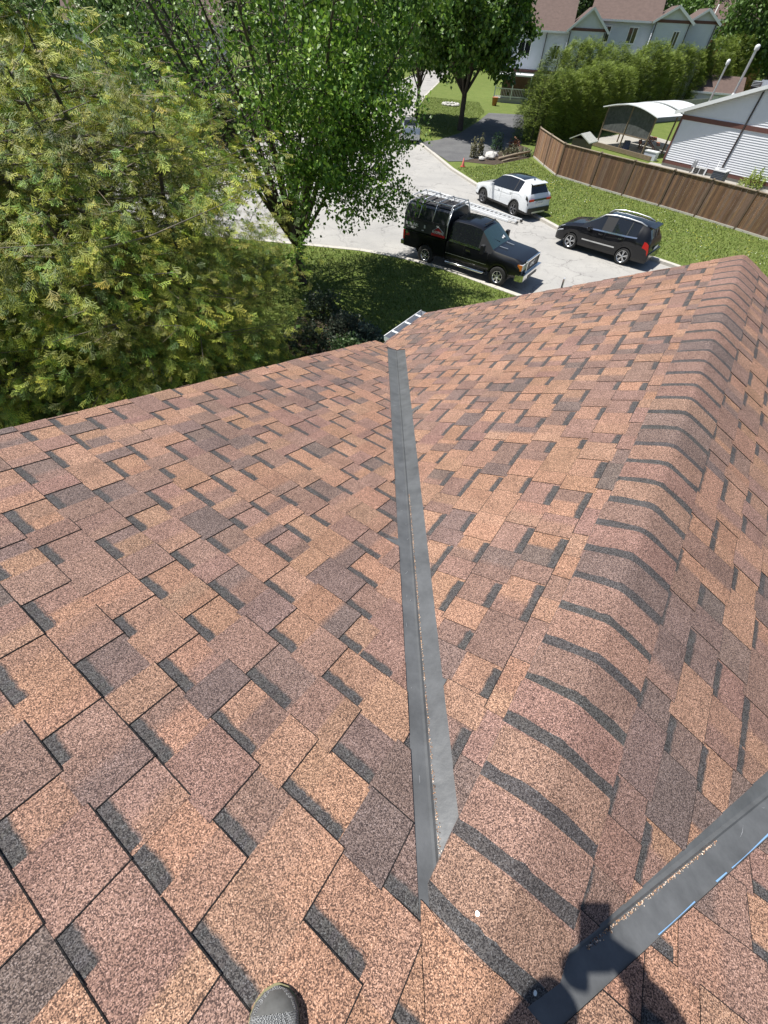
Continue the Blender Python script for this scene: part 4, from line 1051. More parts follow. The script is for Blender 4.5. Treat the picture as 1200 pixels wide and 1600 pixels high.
# ---- cedar (arborvitae): several leaders, arching boughs, hanging golden sprays
def cedar(root, H_, Rr, nlead, nspray, seed, size=.36, twigs=60, gold=1.0):
    r = np.random.default_rng(seed); random.seed(seed)
    pv, pf, pc = spray_proto(gold); segs = []; P, D, Rl = [], [], []
    leads = []
    for i in range(nlead):
        a = i*2.4+r.uniform(-.4, .4); rad = Rr*(.55*math.sqrt(i/nlead)); top = Vector((math.cos(a)*rad*1.15, math.sin(a)*rad*1.15, H_*(1-.32*(i/nlead)*r.uniform(.5, 1))))
        base = Vector((math.cos(a)*.25, math.sin(a)*.25, 0)); mid = base.lerp(top, .45)+Vector((math.cos(a), math.sin(a), 0))*rad*.3; leads.append((base, mid, top))
        segs.append(([base, mid, base.lerp(top, .78), top], [.13*H_/7, .08, .045, .01]))
    tot = 0; bough = []
    while tot < nspray:
        L = leads[r.integers(nlead)]; t = 1-r.random()**.95*.97; t = max(t, .03)
        p = L[0].lerp(L[1], t/.45) if t < .45 else L[1].lerp(L[2], (t-.45)/.55)
        a = r.uniform(0, 2*math.pi); h = p.z/H_
        env = Rr*(min(1, (1-h)*2.3+.20))*(.35+.65*min(1, h*5+.55)); base_r = math.hypot(p.x, p.y)
        ln = max(.25, env*r.uniform(.45, 1.03)-base_r*(math.cos(a-math.atan2(p.y, p.x))))
        ln = min(ln, Rr*1.1); out = Vector((math.cos(a), math.sin(a), 0))
        ns = int(5+ln*9); end = p+out*ln+Vector((0, 0, ln*r.uniform(-.05, .30)))
        if r.random() < .5: bough.append(([p, p.lerp(end, .5)+Vector((0, 0, -.03*ln)), end], [.022, .013, .005]))
        bf = r.uniform(.45, 1.6)
        for k in range(ns):
            q = 1-abs(r.normal(0, .38)); q = min(max(q, .05), 1.0)
            s = p.lerp(end, q); s = s+Vector(r.normal(0, .07+.03*ln, 3))
            if s.z < .1: continue
            P.append(s); Rl.append(bf); dd = out*r.uniform(.5, 1.1)+Vector((r.normal(0, .55), r.normal(0, .55), r.uniform(-.75, .35))); D.append(dd); tot += 1
    P = np.array(P); D = np.array(D); m = len(P)
    scl = r.uniform(.6, 1.25, m)*size; colr = r.uniform(.7, 1.25, (m, 1))*np.array(Rl)[:, None]*np.array([[1, 1, 1]])*(1+r.normal(0, .07, (m, 3)))
    dull = r.random(m) < .32; colr[dull] *= np.array([.42, .66, .70])
    # clumpy variation so boughs read
    cl = np.sin(P[:, 0]*2.3+P[:, 2]*1.7)+np.sin(P[:, 1]*2.9-P[:, 2]*2.1); colr *= (1+.16*cl)[:, None]
    crown = scatter('crown', pv, pf, pc, P, rotmats(D, r.normal(0, .5, m)), scl, colr, M['cedar_leaf'], root)
    tubes('trunk', segs, M['bark'], root, 7); tubes('boughs', bough[:260], M['bark_grey'], root, 4)['kind'] = 'stuff'
    tw = []
    for k in range(twigs):
        i = r.integers(m); s = Vector(P[i]); d = Vector((s.x, s.y, r.uniform(-.5, 1.5))).normalized()
        a = s-d*r.uniform(.2, .5); mid = s+Vector(r.normal(0, .05, 3)); e = s+d*r.uniform(.1, .3)+Vector(r.normal(0, .12, 3)); tw.append(([a, mid, e], [.006, .005, .002]))
    if tw: tubes('dry_twigs', tw, M['twig'], root, 3)['kind'] = 'stuff'
    return crown
c1 = empty('cedar_tree', (-6.3, 10.0, 0), .4, 'broad golden green cedar beside the roof edge, its sprays almost touching the shingles', 'tree')
cedar(c1, 7.1, 3.9, 8, 31000, 3, .23, 190)
c2 = empty('cedar_tree', (-10.6, 9.2, 0), 2.0, 'tall cedar at the left edge of the picture behind the nearer cedar', 'tree')
cedar(c2, 8.0, 3.6, 7, 15000, 5, .27, 50)
c3 = empty('cedar_tree', (-12.2, 14.2, 0), 1.0, 'yellow green cedar farthest back of the three at the top left', 'tree')
cedar(c3, 8.3, 3.6, 6, 13000, 8, .33, 20)
# ---- maples: fan of stems from a short trunk, leaves along the twigs
def maple(root, H_, Rr, nst, nleaf, seed, leaf=.125, z0=1.5, tilt=(5, 34), dens=lambda p: 1.0, trunk_r=.19, cols=None, droop=.3, twig_from=.22, lowz=2.0, lean=(0, 0), barkm='bark', sides=5, keep_t=1.0):
    r = np.random.default_rng(seed); random.seed(seed); segs = []; tips = []
    segs.append(([Vector((0, 0, -.05)), Vector((lean[0]*.2, lean[1]*.2, z0*.5)), Vector((lean[0]*.5, lean[1]*.5, z0))], [trunk_r*1.2, trunk_r, trunk_r*.95]))
    for i in range(nst):
        a = i*2.399+r.uniform(-.3, .3); tl = R(tilt[0]+(tilt[1]-tilt[0])*math.sqrt((i+.3)/nst)); b = Vector((lean[0]*.5, lean[1]*.5, z0-r.uniform(0, .35)))
        L = (H_-z0)/max(math.cos(tl), .5)*r.uniform(.86, 1.02); d = Vector((math.cos(a)*math.sin(tl)+lean[0]*.1, math.sin(a)*math.sin(tl)+lean[1]*.1, math.cos(tl))); pts = [b]; cur = b.copy()
        for k in range(6):
            d = (d+Vector(r.normal(0, .05, 3))+Vector((0, 0, .035))).normalized(); cur = cur+d*L/6; pts.append(cur.copy())
        r0 = trunk_r*.52*r.uniform(.75, 1.1); segs.append((pts, [r0, r0*.85, r0*.68, r0*.5, r0*.36, r0*.2, r0*.07]))
        nb = int(L*3.4)
        for k in range(nb):
            t = twig_from+(1-twig_from)*(k+r.random())/nb; f = t*6; j = min(5, int(f)); p = pts[j].lerp(pts[j+1], f-j)
            if p.z < lowz-.6: continue
            a2 = r.uniform(0, 2*math.pi); rad = math.hypot(p.x, p.y); o = Vector((math.cos(a2), math.sin(a2), r.uniform(-.1, .8)))
            if p.length > 0 and rad > .3: o += Vector((p.x/rad, p.y/rad, 0))*.6
            h = (p.z-lowz)/(H_-lowz); env = Rr*(math.sin(min(1, max(0, h)*.8+.30)*math.pi)**.6)
            bl = max(.4, min(2.8, (env-rad)*r.uniform(.6, 1.05))); o.normalize(); e = p+o*bl; e.z -= droop*bl*r.uniform(0, 1)
            mid = p.lerp(e, .5)+Vector((0, 0, .08*bl)); segs.append(([p, mid, e], [.018, .011, .004]))
            for q in range(int(3+bl*4)):
                tt = r.uniform(.25, 1.05); s = (p.lerp(mid, tt*2) if tt < .5 else mid.lerp(e, tt*2-1))+Vector(r.normal(0, .16, 3)); tips.append((s, o))
    w_ = np.array([dens(t[0]) for t in tips]); w_ = w_/w_.sum(); idx = r.choice(len(tips), nleaf, p=w_)
    T = np.array([tuple(t[0]) for t in tips]); O = np.array([tuple(t[1]) for t in tips])
    P = T[idx]+r.normal(0, 1, (nleaf, 3))*np.array([.15, .15, .12])*(leaf/.12)**.6; P = P[P[:, 2] > .35]; m = len(P)
    D = r.normal(0, .8, (m, 3))+np.array([0, 0, -.55])
    clump = r.uniform(.72, 1.28, len(T))[idx][:m]
    base = cols or [(.055, .125, .018), (.075, .16, .022), (.045, .10, .016), (.11, .21, .03)]
    C = np.array(base)[r.integers(0, len(base), m)]*clump[:, None]*(1+r.normal(0, .10, (m, 1)))
    v, f, c = leaf_proto()
    crown = scatter('crown', v, f, c, P, rotmats(D, r.uniform(-1, 1, m)), r.uniform(.7, 1.25, m)*leaf, C, M['maple_leaf'], root)
    mb = MB()
    big, small = segs[:1+nst], segs[1+nst:]
    for pts, rs in segs: 
        mb.tube(pts, rs, 7 if rs[0] > .05 else 3, None, True, False)
    mb.build('trunk', M[barkm], root)
    return crown
t1 = empty('maple_tree', (-3.9, 17.45, ZG), 0, 'many stemmed maple on the front lawn between the cedar and the black truck', 'tree')
maple(t1, 10.6, 5.2, 24, 50000, 11, .11, 1.5, (3, 40), lambda p: (.17+.83*min(1, max(0, (p.x-.1)/1.6)))*(1 if p.x > .5 else .45 if p.z < 5.2 else .8), .16, droop=.6, lowz=1.3, cols=[(.12, .235, .03), (.165, .30, .04), (.09, .18, .024), (.28, .42, .06)])
t2 = empty('maple_tree', (5.42, 52.8, ZG), 0, 'dense dark green maple on the lawn beside the dark driveway', 'tree')
maple(t2, 12.0, 6.8, 13, 34000, 12, .30, 2.4, (5, 44), lambda p: 1.0, .24, droop=.3, lowz=2.6, cols=[(.065, .14, .02), (.09, .185, .026), (.055, .11, .018), (.17, .28, .04)])
t3 = empty('maple_tree', (1.3, 58.2, ZG), 0, 'slim trunked maple farther up the lawn behind the dense maple', 'tree')
maple(t3, 10.0, 4.6, 8, 12000, 13, .34, 2.2, (5, 36), lambda p: 1.0, .15, droop=.2, lowz=2.6, cols=[(.06, .14, .02), (.08, .175, .03), (.05, .11, .018)])
t4 = empty('birch_tree', (-8.6, 18.6, ZG), 0, 'small pale leaved tree behind the cedars with grey twigs', 'tree')
maple(t4, 8.4, 3.3, 9, 15000, 14, .10, 1.2, (5, 30), lambda p: 1.0, .09, droop=.1, lowz=1.6, cols=[(.15, .24, .06), (.19, .29, .09), (.10, .17, .04)], barkm='bark_grey')
# far crowns that close the view under the horizon
def crown_tree(root, H_, Rr, nleaf, seed, leaf, cols, zb=.25, nclump=60, ell=1.0):
    r = np.random.default_rng(seed); n = nclump; u = r.normal(0, 1, (n, 3)); u /= np.linalg.norm(u, axis=1, keepdims=True); rad = r.uniform(.55, 1, (n, 1))**.5
    cz = H_*(zb+1)/2; hz = H_*(1-zb)/2; Cn = u*rad*np.array([Rr*.82, Rr*.82, hz*.86])+[0, 0, cz]
    idx = r.integers(0, n, nleaf); P = Cn[idx]+r.normal(0, 1, (nleaf, 3))*Rr*np.array([.17, .17, .13]); D = r.normal(0, .8, (nleaf, 3))+[0, 0, -.3]
    C = np.array(cols)[r.integers(0, len(cols), nleaf)]*r.uniform(.7, 1.3, n)[idx][:, None]
    v, f, c = leaf_proto(); scatter('crown', v, f, c, P, rotmats(D, r.uniform(-1, 1, nleaf)), r.uniform(.7, 1.3, nleaf)*leaf, C, M['maple_leaf'], root)
    segs = [([Vector((0, 0, -.1)), Vector((.1, 0, H_*.3)), Vector((0, .1, H_*.75))], [Rr*.05+.06, Rr*.04+.04, .05])]
    for k in range(7): a = k*.9; segs.append(([Vector((0, 0, H_*(.22+.05*k))), Vector((math.cos(a)*Rr*.4, math.sin(a)*Rr*.4, H_*(.4+.05*k))), Vector((math.cos(a)*Rr*.75, math.sin(a)*Rr*.75, H_*(.5+.05*k)))], [.09, .06, .02]))
    tubes('trunk', segs, M['bark'], root, 5)
G1 = [(.05, .115, .018), (.075, .15, .025), (.04, .085, .015)]; G2 = [(.10, .18, .035), (.13, .22, .05), (.08, .14, .03)]; G3 = [(.04, .07, .02), (.055, .09, .03), (.03, .055, .015)]
far = [((-15.2, 20.8), 8.8, 3.1, G2), ((-19.5, 44.5), 9.5, 4.2, G2), ((43.5, 80), 12.5, 5.0, G2), ((50.5, 84), 12, 4.2, G1), ((62, 103), 13, 6.5, G1), ((49, 108), 12, 5.5, G2), ((40, 112), 12, 6, G1), ((30, 115), 13, 7, G3), ((18, 118), 14, 8, G1), ((4, 120), 13, 7, G2), ((-8, 118), 13, 7, G1), ((-20, 105), 13, 7, G3), ((-30, 92), 12, 7, G1), ((-42, 84), 12, 7, G2),
       ((-52, 70), 12, 7, G1), ((-62, 58), 12, 7, G3), ((-26, 58), 9, 4.5, G1), ((-13, 66), 9.5, 4.5, G2), ((-36, 50), 10, 5, G1), ((72, 92), 13, 7, G3), ((82, 80), 13, 7, G1), ((-9.5, 56), 8.5, 3.6, G1), ((68, 118), 15, 8, G2), ((92, 66), 12, 7, G1)]
protos = {}
ORD0 = 'first second third fourth fifth sixth seventh eighth ninth tenth eleventh twelfth thirteenth fourteenth fifteenth sixteenth seventeenth eighteenth nineteenth twentieth twenty-first twenty-second twenty-third twenty-fourth twenty-fifth'.split()
far.sort(key=lambda q: math.atan2(q[0][0], q[0][1]))
for i, (p, h, rr, gc) in enumerate(far):
    key = (id(gc), i % 2)
    root = empty('broadleaf_tree', (p[0], p[1], ZG), i*1.3, ['deep green leafy tree', 'yellow green leafy tree', 'dark olive leafy tree'][[id(G1), id(G2), id(G3)].index(id(gc))]+' in the loose row of far trees, %s from the left' % ORD0[i], 'tree', 'trees beyond the houses')
    if key not in protos: crown_tree(root, 12, 6, 9000, 40+i, .42, gc); protos[key] = root; root.scale = (rr/6, rr/6, h/12)
    else:
        for ch in protos[key].children: c = ch.copy(); col.objects.link(c); c.parent = root
        root.scale = (rr/6, rr/6, h/12)
# far wood on the horizon
r = np.random.default_rng(77); n = 60000; az = r.uniform(-1.3, 1.3, n); D_ = r.uniform(150, 260, n); P = np.stack([np.sin(az)*D_, np.cos(az)*D_, r.uniform(0, 1, n)**.8*(11+4*np.sin(az*31)+2.5*np.sin(az*83))], 1)
C = np.array(G1+G2+G3)[r.integers(0, 9, n)]*(1+.3*np.sin(az*57))[:, None]; v, f, c = leaf_proto()
tag(scatter('woodland', v, f, c, P, rotmats(r.normal(0, 1, (n, 3)), r.uniform(-1, 1, n)), r.uniform(1.2, 2.8, n), C, M['maple_leaf']), 'distant belt of trees along the horizon', kind='stuff')
# ---- cedar hedge trees: one model, many copies
def cone_cedar(root, H_, Rr, n, seed, size):
    r = np.random.default_rng(seed); random.seed(seed); pv, pf, pc = spray_proto(.9)
    keep = r.random(len(pf)) < .45; pf2 = pf[keep]
    z = r.uniform(.02, 1, n)**.9; a = r.uniform(0, 2*np.pi, n); env = Rr*(1-z**6*.75)*(.94+.10*np.sin(a*5+z*9)); rad = env*np.clip(1-np.abs(r.normal(0, .16, n)), .1, 1)
    P = np.stack([np.cos(a)*rad, np.sin(a)*rad, z*H_], 1); P[:, 2] += r.normal(0, .08, n); D = np.stack([np.cos(a)*.8+r.normal(0, .4, n), np.sin(a)*.8+r.normal(0, .4, n), r.uniform(-.5, .7, n)], 1)
    colr = r.uniform(.6, 1.3, (n, 1))*np.array([[.55, .72, .52]])
    scatter('crown', pv, pf2, pc, P, rotmats(D, r.normal(0, .6, n)), r.uniform(.6, 1.2, n)*size, colr, M['cedar_leaf'], root)
    tubes('trunk', [([Vector((0, 0, -.1)), Vector((0, 0, H_*.9))], [.12, .03])], M['bark'], root, 5)
hp = None
ORD = 'first second third fourth fifth sixth seventh eighth ninth tenth eleventh twelfth thirteenth fourteenth fifteenth sixteenth seventeenth eighteenth nineteenth twentieth twenty-first twenty-second twenty-third twenty-fourth twenty-fifth'.split()
def hedge_tree(x, y, h, rr, lab, grp):
    global hp
    root = empty('hedge_cedar', (x, y, ZG-.02), random.uniform(0, 6.28), lab, 'tree', grp)
    if hp is None: cone_cedar(root, 6, 1.5, 3400, 21, .46); hp = root
    else:
        for ch in hp.children: c = ch.copy(); col.objects.link(c); c.parent = root
    root.scale = (rr/1.5, rr/1.5, h/6)
rr_ = random.Random(5)
for k in range(12):
    t = k/11; x, y = 11.6+t*10.2, 49.2+t*10.0
    hedge_tree(x+rr_.uniform(-.2, .2), y+rr_.uniform(-.2, .2), 3.9+.5*t+rr_.uniform(-.45, .45), 1.4+rr_.uniform(-.15, .2), 'bushy cedar in the nearer hedge, %s from its driveway end' % ORD[k], 'cedars of the nearer hedge')
for k in range(22):
    t = k/21; x, y = 14.5+t*29, 56.5+t*22
    hedge_tree(x+rr_.uniform(-.4, .4), y+rr_.uniform(-.4, .4), 5.4+.5*math.sin(k*1.7)+rr_.uniform(-.5, .6), 1.7+rr_.uniform(-.2, .3), 'tall cedar in the farther hedge below the white houses, %s from its driveway end' % ORD[k], 'cedars of the farther hedge')
# ---- shrubs
def shrub(root, Rr, h, n, seed, leaf, cols, m='shrub_leaf'):
    r = np.random.default_rng(seed); u = r.normal(0, 1, (n, 3)); u /= np.linalg.norm(u, axis=1, keepdims=True); u[:, 2] = np.abs(u[:, 2]); rad = r.uniform(.35, 1, (n, 1))**.5*(1+.25*np.sin(u[:, :1]*9+u[:, 1:2]*7))
    P = u*rad*[Rr, Rr, h]; C = np.array(cols)[r.integers(0, len(cols), n)]*r.uniform(.7, 1.3, (n, 1)); v, f, c = leaf_proto()
    scatter('foliage', v, f, c, P, rotmats(u+r.normal(0, .6, (n, 3)), r.uniform(-1, 1, n)), r.uniform(.6, 1.3, n)*leaf, C, M[m], root)
    segs = [([Vector((0, 0, -.02)), Vector((math.cos(a)*Rr*.3, math.sin(a)*Rr*.3, h*.45)), Vector((math.cos(a)*Rr*.7, math.sin(a)*Rr*.7, h*.8))], [.02, .013, .005]) for a in (0, 1.3, 2.5, 3.8, 5.1)]
    tubes('stem', segs, M['bark'], root, 4)
DK = [(.035, .055, .03), (.05, .075, .04), (.07, .10, .055)]
for i, (x, y, rr, h, lab, cc) in enumerate([(-2.7, 14.9, .75, .8, 'dark shrub at the foot of the maple beside the cedar', DK), (-1.7, 13.6, .7, .6, 'low grey green shrub in the shaded bed', [(.07, .09, .06), (.10, .12, .08)]), (-.9, 13.3, .45, .45, 'bluish shrub in the bed near the gutter', [(.06, .09, .07), (.09, .13, .10)]), (-2.9, 12.7, .8, .7, 'dark leafy shrub nearest the cedar trunk', DK), (-1.5, 12.3, .6, .5, 'green shrub right below the eave', [(.05, .10, .03), (.08, .14, .04)]),
                                          (25.0, 36.6, .75, .95, 'bright yellow green shrub beside the air conditioner', [(.26, .34, .05), (.20, .28, .04), (.32, .38, .08)])]):
    s_ = empty('shrub', (x, y, ZG), i, lab, 'shrub'); shrub(s_, rr, h, 1400, 60+i, .085, cc)
# driveway bed: junk, rocks, logs, dry plants
JX = [((9.2, 44.4), .45, .8, 'rusty orange shrub at the hedge end of the driveway bed', [(.25, .09, .04), (.30, .13, .06)]), ((7.9, 44.9), .5, 1.0, 'spiky green shrub in the dark driveway bed', [(.05, .10, .04), (.07, .13, .05)]),
      ((5.6, 41.7), .28, 1.1, 'thin dry stalk plant at the driveway edge', [(.20, .20, .10), (.28, .26, .15)]), ((6.2, 42.3), .22, 1.3, 'tall dry stalk plant beside the thin one', [(.24, .21, .12), (.16, .17, .08)]), ((8.7, 42.9), .7, .6, 'straggly olive shrub above the logs', [(.18, .17, .09), (.12, .13, .07)]), ((10.1, 43.4), .5, .4, 'grey green weeds at the corner of the fence', [(.14, .18, .09), (.2, .22, .12)])]
for i, (p, rr, h, lab, cc) in enumerate(JX): s_ = empty('shrub', (p[0], p[1], ZG), i, lab, 'shrub'); shrub(s_, rr, h, 420, 80+i, .12, cc)
M['log'] = mat('weathered log', (.30, .24, .17), .9, var=.3, vscale=8, bump=.6, bscale=30)
M['rock'] = mat('pale garden rock', (.55, .53, .50), .9, var=.25, vscale=6, bump=.8, bscale=15)
for i, (a, b_, r0, lab) in enumerate([((7.6, 41.2, .2), (10.3, 43.0, .42), .10, 'long weathered log lying across the driveway bed'), ((7.8, 40.7, .14), (9.3, 41.9, .2), .07, 'thinner log below the long one')]):
    b = MB(); a, b2 = Vector(a), Vector(b_); b.tube([a, a.lerp(b2, .5)+Vector((0, 0, .03)), b2], [r0, r0*.9, r0*.75], 9); tag(b.build('log', M['log']), lab, 'log')
def rock(x, y, s, lab, m='rock', nm='rock', grp=None, squash=.6):
    import bmesh
    bm = bmesh.new(); bmesh.ops.create_icosphere(bm, subdivisions=2, radius=1)
    for v in bm.verts: k = 1+random.uniform(-.16, .16); v.co = Vector((v.co.x*s*k, v.co.y*s*.8*k, v.co.z*s*squash*k))
    me = bpy.data.meshes.new(nm); bm.to_mesh(me); bm.free(); me.materials.append(M[m]); o = link(nm, me, None, (x, y, ZG+s*squash*.6)); o.rotation_euler = (0, 0, random.uniform(0, 6)); return tag(o, lab, 'rock', grp)
rock(6.9, 41.6, .48, 'largest pale rock beside the logs'); rock(6.2, 40.9, .28, 'cream rock at the grass edge of the bed'); rock(7.4, 42.4, .30, 'rock right behind the largest one')
for k in range(14):
    a = k/14*2*math.pi; rock(5.5+.9*math.cos(a), 68.4+.9*math.sin(a), .24, 'pale edging stone of the round flower bed on the far lawn', 'rock', 'edging_stone', 'stones round the far flower bed')
cn = empty('traffic_cone', (4.55, 38.6, ZG), 0, 'small faded red cone at the kerb end of the driveway', 'cone')
b = MB(); b.lathe([(.13, .03), (.10, .12), (.03, .50), (.0, .51)], n=14); b.build('cone_body', mat('faded red plastic', (.62, .16, .13), .6), cn)
b = MB(); b.box((0, 0, .015), (.32, .32, .03)); b.build('base', M['red_paint'], cn)
# ------------------------------------------------------------------ houses
M['far_roof'] = mat('brown asphalt roof', (.125, .085, .072), .9, var=.22, vscale=3, bump=.4, bscale=20)
M['grey_roof'] = mat('grey ribbed metal roof', (.24, .26, .29), .45, .3, var=.1)
M['brick'] = mat('orange brick', (.36, .16, .08), .9, var=.3, vscale=5, bump=.6, bscale=20)
M['brown_brick'] = mat('brown brick', (.15, .09, .06), .9, var=.3, vscale=5)
def rect_wall(mb, p, q, z0, z1, lap=0):
    p, q = Vector((p[0], p[1], 0)), Vector((q[0], q[1], 0)); d = (q-p).normalized(); n = Vector((d.y, -d.x, 0))
    if not lap: mb.poly([p+UP*z0, q+UP*z0, q+UP*z1, p+UP*z1]); return
    k = int(round((z1-z0)/lap)); h = (z1-z0)/k
    for i in range(k):
        a, b = z0+i*h, z0+(i+1)*h; o = n*.016
        mb.poly([p+o+UP*a, q+o+UP*a, q+UP*b, p+UP*b]); mb.poly([p+UP*a, q+UP*a, q+o+UP*a, p+o+UP*a])
def win(root, x, y, z, w_, h_, nrm='-y', frame='white_metal', panes=2):
    def B(c, d):
        b = MB(); 
        if nrm == '-y': b.box((x+c[0], y-c[1], z+c[2]), (d[0], d[1], d[2]))
        elif nrm == '-x': b.box((x-c[1], y+c[0], z+c[2]), (d[1], d[0], d[2]))
        return b
    fo = B((0, .03, 0), (w_+.16, .05, h_+.16)).build('window', M[frame], root)
    for k in range(panes):
        c = (k-(panes-1)/2)*w_/panes; g = B((c, .06, 0), (w_/panes-.07, .02, h_-.06)).build('pane', M['glass_dark'], fo)
    return fo
def gabled(root, x0, x1, y0, y1, ze, pitch, axis, wallm, roofm='far_roof', z0=-.05, lap=0, oh=.35, band=True):
    """axis 'y': ridge runs away from the front; 'x': ridge parallel to the front"""
    b = MB(); rect_wall(b, (x0, y0), (x1, y0), z0, ze, lap); rect_wall(b, (x1, y0), (x1, y1), z0, ze, lap); rect_wall(b, (x1, y1), (x0, y1), z0, ze); rect_wall(b, (x0, y1), (x0, y0), z0, ze, lap)
    r = MB(); t = .12
    if axis == 'y':
        xm = (x0+x1)/2; zr_ = ze+(x1-x0)/2*pitch
        for yy in (y0, y1): b.poly([(x0, yy, ze), (x1, yy, ze), (xm, yy, zr_)])
        for xa, s in ((x0-oh, 1), (x1+oh, -1)):
            za = ze-oh*pitch; P = [(xa, y0-oh, za), (xm, y0-oh, zr_), (xm, y1+oh, zr_), (xa, y1+oh, za)]
            r.poly([(p[0], p[1], p[2]+t) for p in P]); r.poly([(p[0], p[1], p[2]+.02) for p in P]); r.poly([P[0][:2]+(za+.02,), P[1][:2]+(zr_+.02,), P[1][:2]+(zr_+t,), P[0][:2]+(za+t,)]); r.poly([P[0][:2]+(za+.02,), P[3][:2]+(za+.02,), P[3][:2]+(za+t,), P[0][:2]+(za+t,)])
    else:
        ym = (y0+y1)/2; zr_ = ze+(y1-y0)/2*pitch
        for xx in (x0, x1): b.poly([(xx, y0, ze), (xx, y1, ze), (xx, ym, zr_)])
        for ya in (y0-oh, y1+oh):
            za = ze-oh*pitch; P = [(x0-oh, ya, za), (x1+oh, ya, za), (x1+oh, ym, zr_), (x0-oh, ym, zr_)]
            r.poly([(p[0], p[1], p[2]+t) for p in P]); r.poly([(p[0], p[1], p[2]+.02) for p in P]); r.poly([P[0][:2]+(za+.02,), P[1][:2]+(za+.02,), P[1][:2]+(za+t,), P[0][:2]+(za+t,)])
    wo_ = b.build('wall', M[wallm], root); ro = r.build('roof', M[roofm], root)
    tr_ = MB()
    if axis == 'y':
        for xa in (x0-oh, x1+oh): tr_.beam((xa, y0-oh-.02, ze-oh*pitch+.03), (xm, y0-oh-.02, zr_+.03), .03, .20)
        if band: bd = MB(); bd.box(((x0+x1)/2, y0-.02, ze-.02), (x1-x0, .04, .22)); bd.build('trim_band', M['brown_trim'], root)
    else: tr_.box(((x0+x1)/2, y0-oh-.03, ze-oh*pitch+.05), (x1-x0+2*oh, .06, .16))
    tr_.build('fascia', M['white_metal'], root); return zr_
def dspout(root, x, y, z0, z1, m='dark_trim'):
    b = MB(); b.beam((x, y, z0), (x, y, z1), .09, .07); b.build('downspout', M[m], root)
# house with the lined siding gable (its front wall faces us)
h3 = empty('siding_house', (20.9, 42.5, 0), math.atan2(-5.9, 5.1), 'white lap sided house with brown trim band and two metal flues behind the fence', 'house')
b = MB(); HW = 14.0
def rakez(t): return 3.02+.345*(t+.35) if t < HW/2 else 3.02+.345*(HW-t+.35)
z = .5; lapz = .125
while z < 5.6:
    za, zb = z, z+lapz
    def span(zz): 
        if zz <= rakez(0): return 0, HW
        t = (zz-3.02)/.345-.35; return t, HW-t
    (a0, a1), (b0, b1) = span(za), span(zb)
    if b1-b0 > .2:
        b.poly([(a0, -.034, za), (a1, -.034, za), (b1, 0, zb), (b0, 0, zb)]); b.poly([(a0, .01, za), (a1, .01, za), (a1, -.034, za), (a0, -.034, za)])
    z = zb
o = b.build('siding', M['siding'], h3); o['kind'] = 'stuff'
b = MB(); rect_wall(b, (0, 12), (0, 0), .3, 3.1, .125); rect_wall(b, (HW, 0), (HW, 12), .3, 3.1); b.build('wall', M['siding'], h3)
b = MB(); b.box((HW/2, .0, 2.88), (HW, .14, .24)); b.build('trim_band', M['brown_trim'], h3)
b = MB(); b.box((HW/2, .03, .40), (HW, .10, .24)); b.build('base_trim', M['brown_trim'], h3)
b = MB(); b.box((HW/2, .10, .14), (HW, .12, .40)); b.build('foundation', M['foundation'], h3)
b = MB()
for s, (xa, xb) in ((1, (-.5, HW/2)), (-1, (HW+.5, HW/2))):
    za = 3.02-.05; zb = 3.02+.345*(HW/2+.35)
    P = [(xa, -.4, za), (xb, -.4, zb), (xb, 12.4, zb), (xa, 12.4, za)]; b.poly([(p[0], p[1], p[2]+.15) for p in P]); b.poly([(p[0], p[1], p[2]+.03) for p in P])
b.build('roof', M['far_roof'], h3)
b = MB()
for xa, xb in ((-.5, HW/2), (HW+.5, HW/2)): b.beam((xa, -.42, 3.06), (xb, -.42, 3.02+.345*(HW/2+.35)+.09), .04, .20)
b.build('fascia', M['white_metal'], h3)
dspout(h3, 4.48, -.07, .3, 4.6)
b = MB(); b.beam((.05, -.05, .5), (.05, -.05, 2.9), .12, .06); b.build('corner_trim', M['brown_trim'], h3)
win(h3, 3.05, -.05, .28, .85, .36)
def flue(t, y, z0, z1, r0, lab):
    p = Vector((20.9, 42.5, 0))+Vector((.654, -.756, 0))*t+Vector((.756, .654, 0))*y
    f_ = empty('metal_flue', (p.x, p.y, z0), 0, lab, 'chimney'); b = MB(); b.lathe([(r0, 0), (r0, z1-z0-.25)], n=14); b.build('pipe', M['alu'], f_)
    b = MB(); b.lathe([(r0*1.6, z1-z0-.28), (r0*1.9, z1-z0-.18), (r0*1.8, z1-z0-.06), (r0*.6, z1-z0), (0, z1-z0)], n=14); b.build('cap', M['white_metal'], f_)
    b = MB(); b.lathe([(r0*2.6, 0), (r0*1.3, .28), (r0*1.15, .34)], n=14); b.build('flashing', M['white_metal'], f_)
    b = MB(); b.lathe([(r0*1.12, 1.0), (r0*1.12, 1.06)], n=14); b.build('clamp', M['alu'], f_)
flue(.6, 2.0, 3.35, 5.75, .062, 'thinner metal flue nearest the eave of the sided house'); flue(2.0, 2.0, 3.9, 6.5, .082, 'taller metal flue with a white cap on the sided house')
vt = empty('roof_vent', (20.9+.654*3.3+.756*1.6, 42.5-.756*3.3+.654*1.6, 4.42), math.atan2(-5.9, 5.1), 'square louvred black roof vent with grey cap', 'roof vent')
b = MB(); b.box((0, 0, .18), (.42, .42, .55)); b.build('base', M['black_plastic'], vt)
for k in range(4): b = MB(); b.box((0, 0, .28+.07*k), (.5, .5, .025)); b.build('louvre', M['alu'], vt)
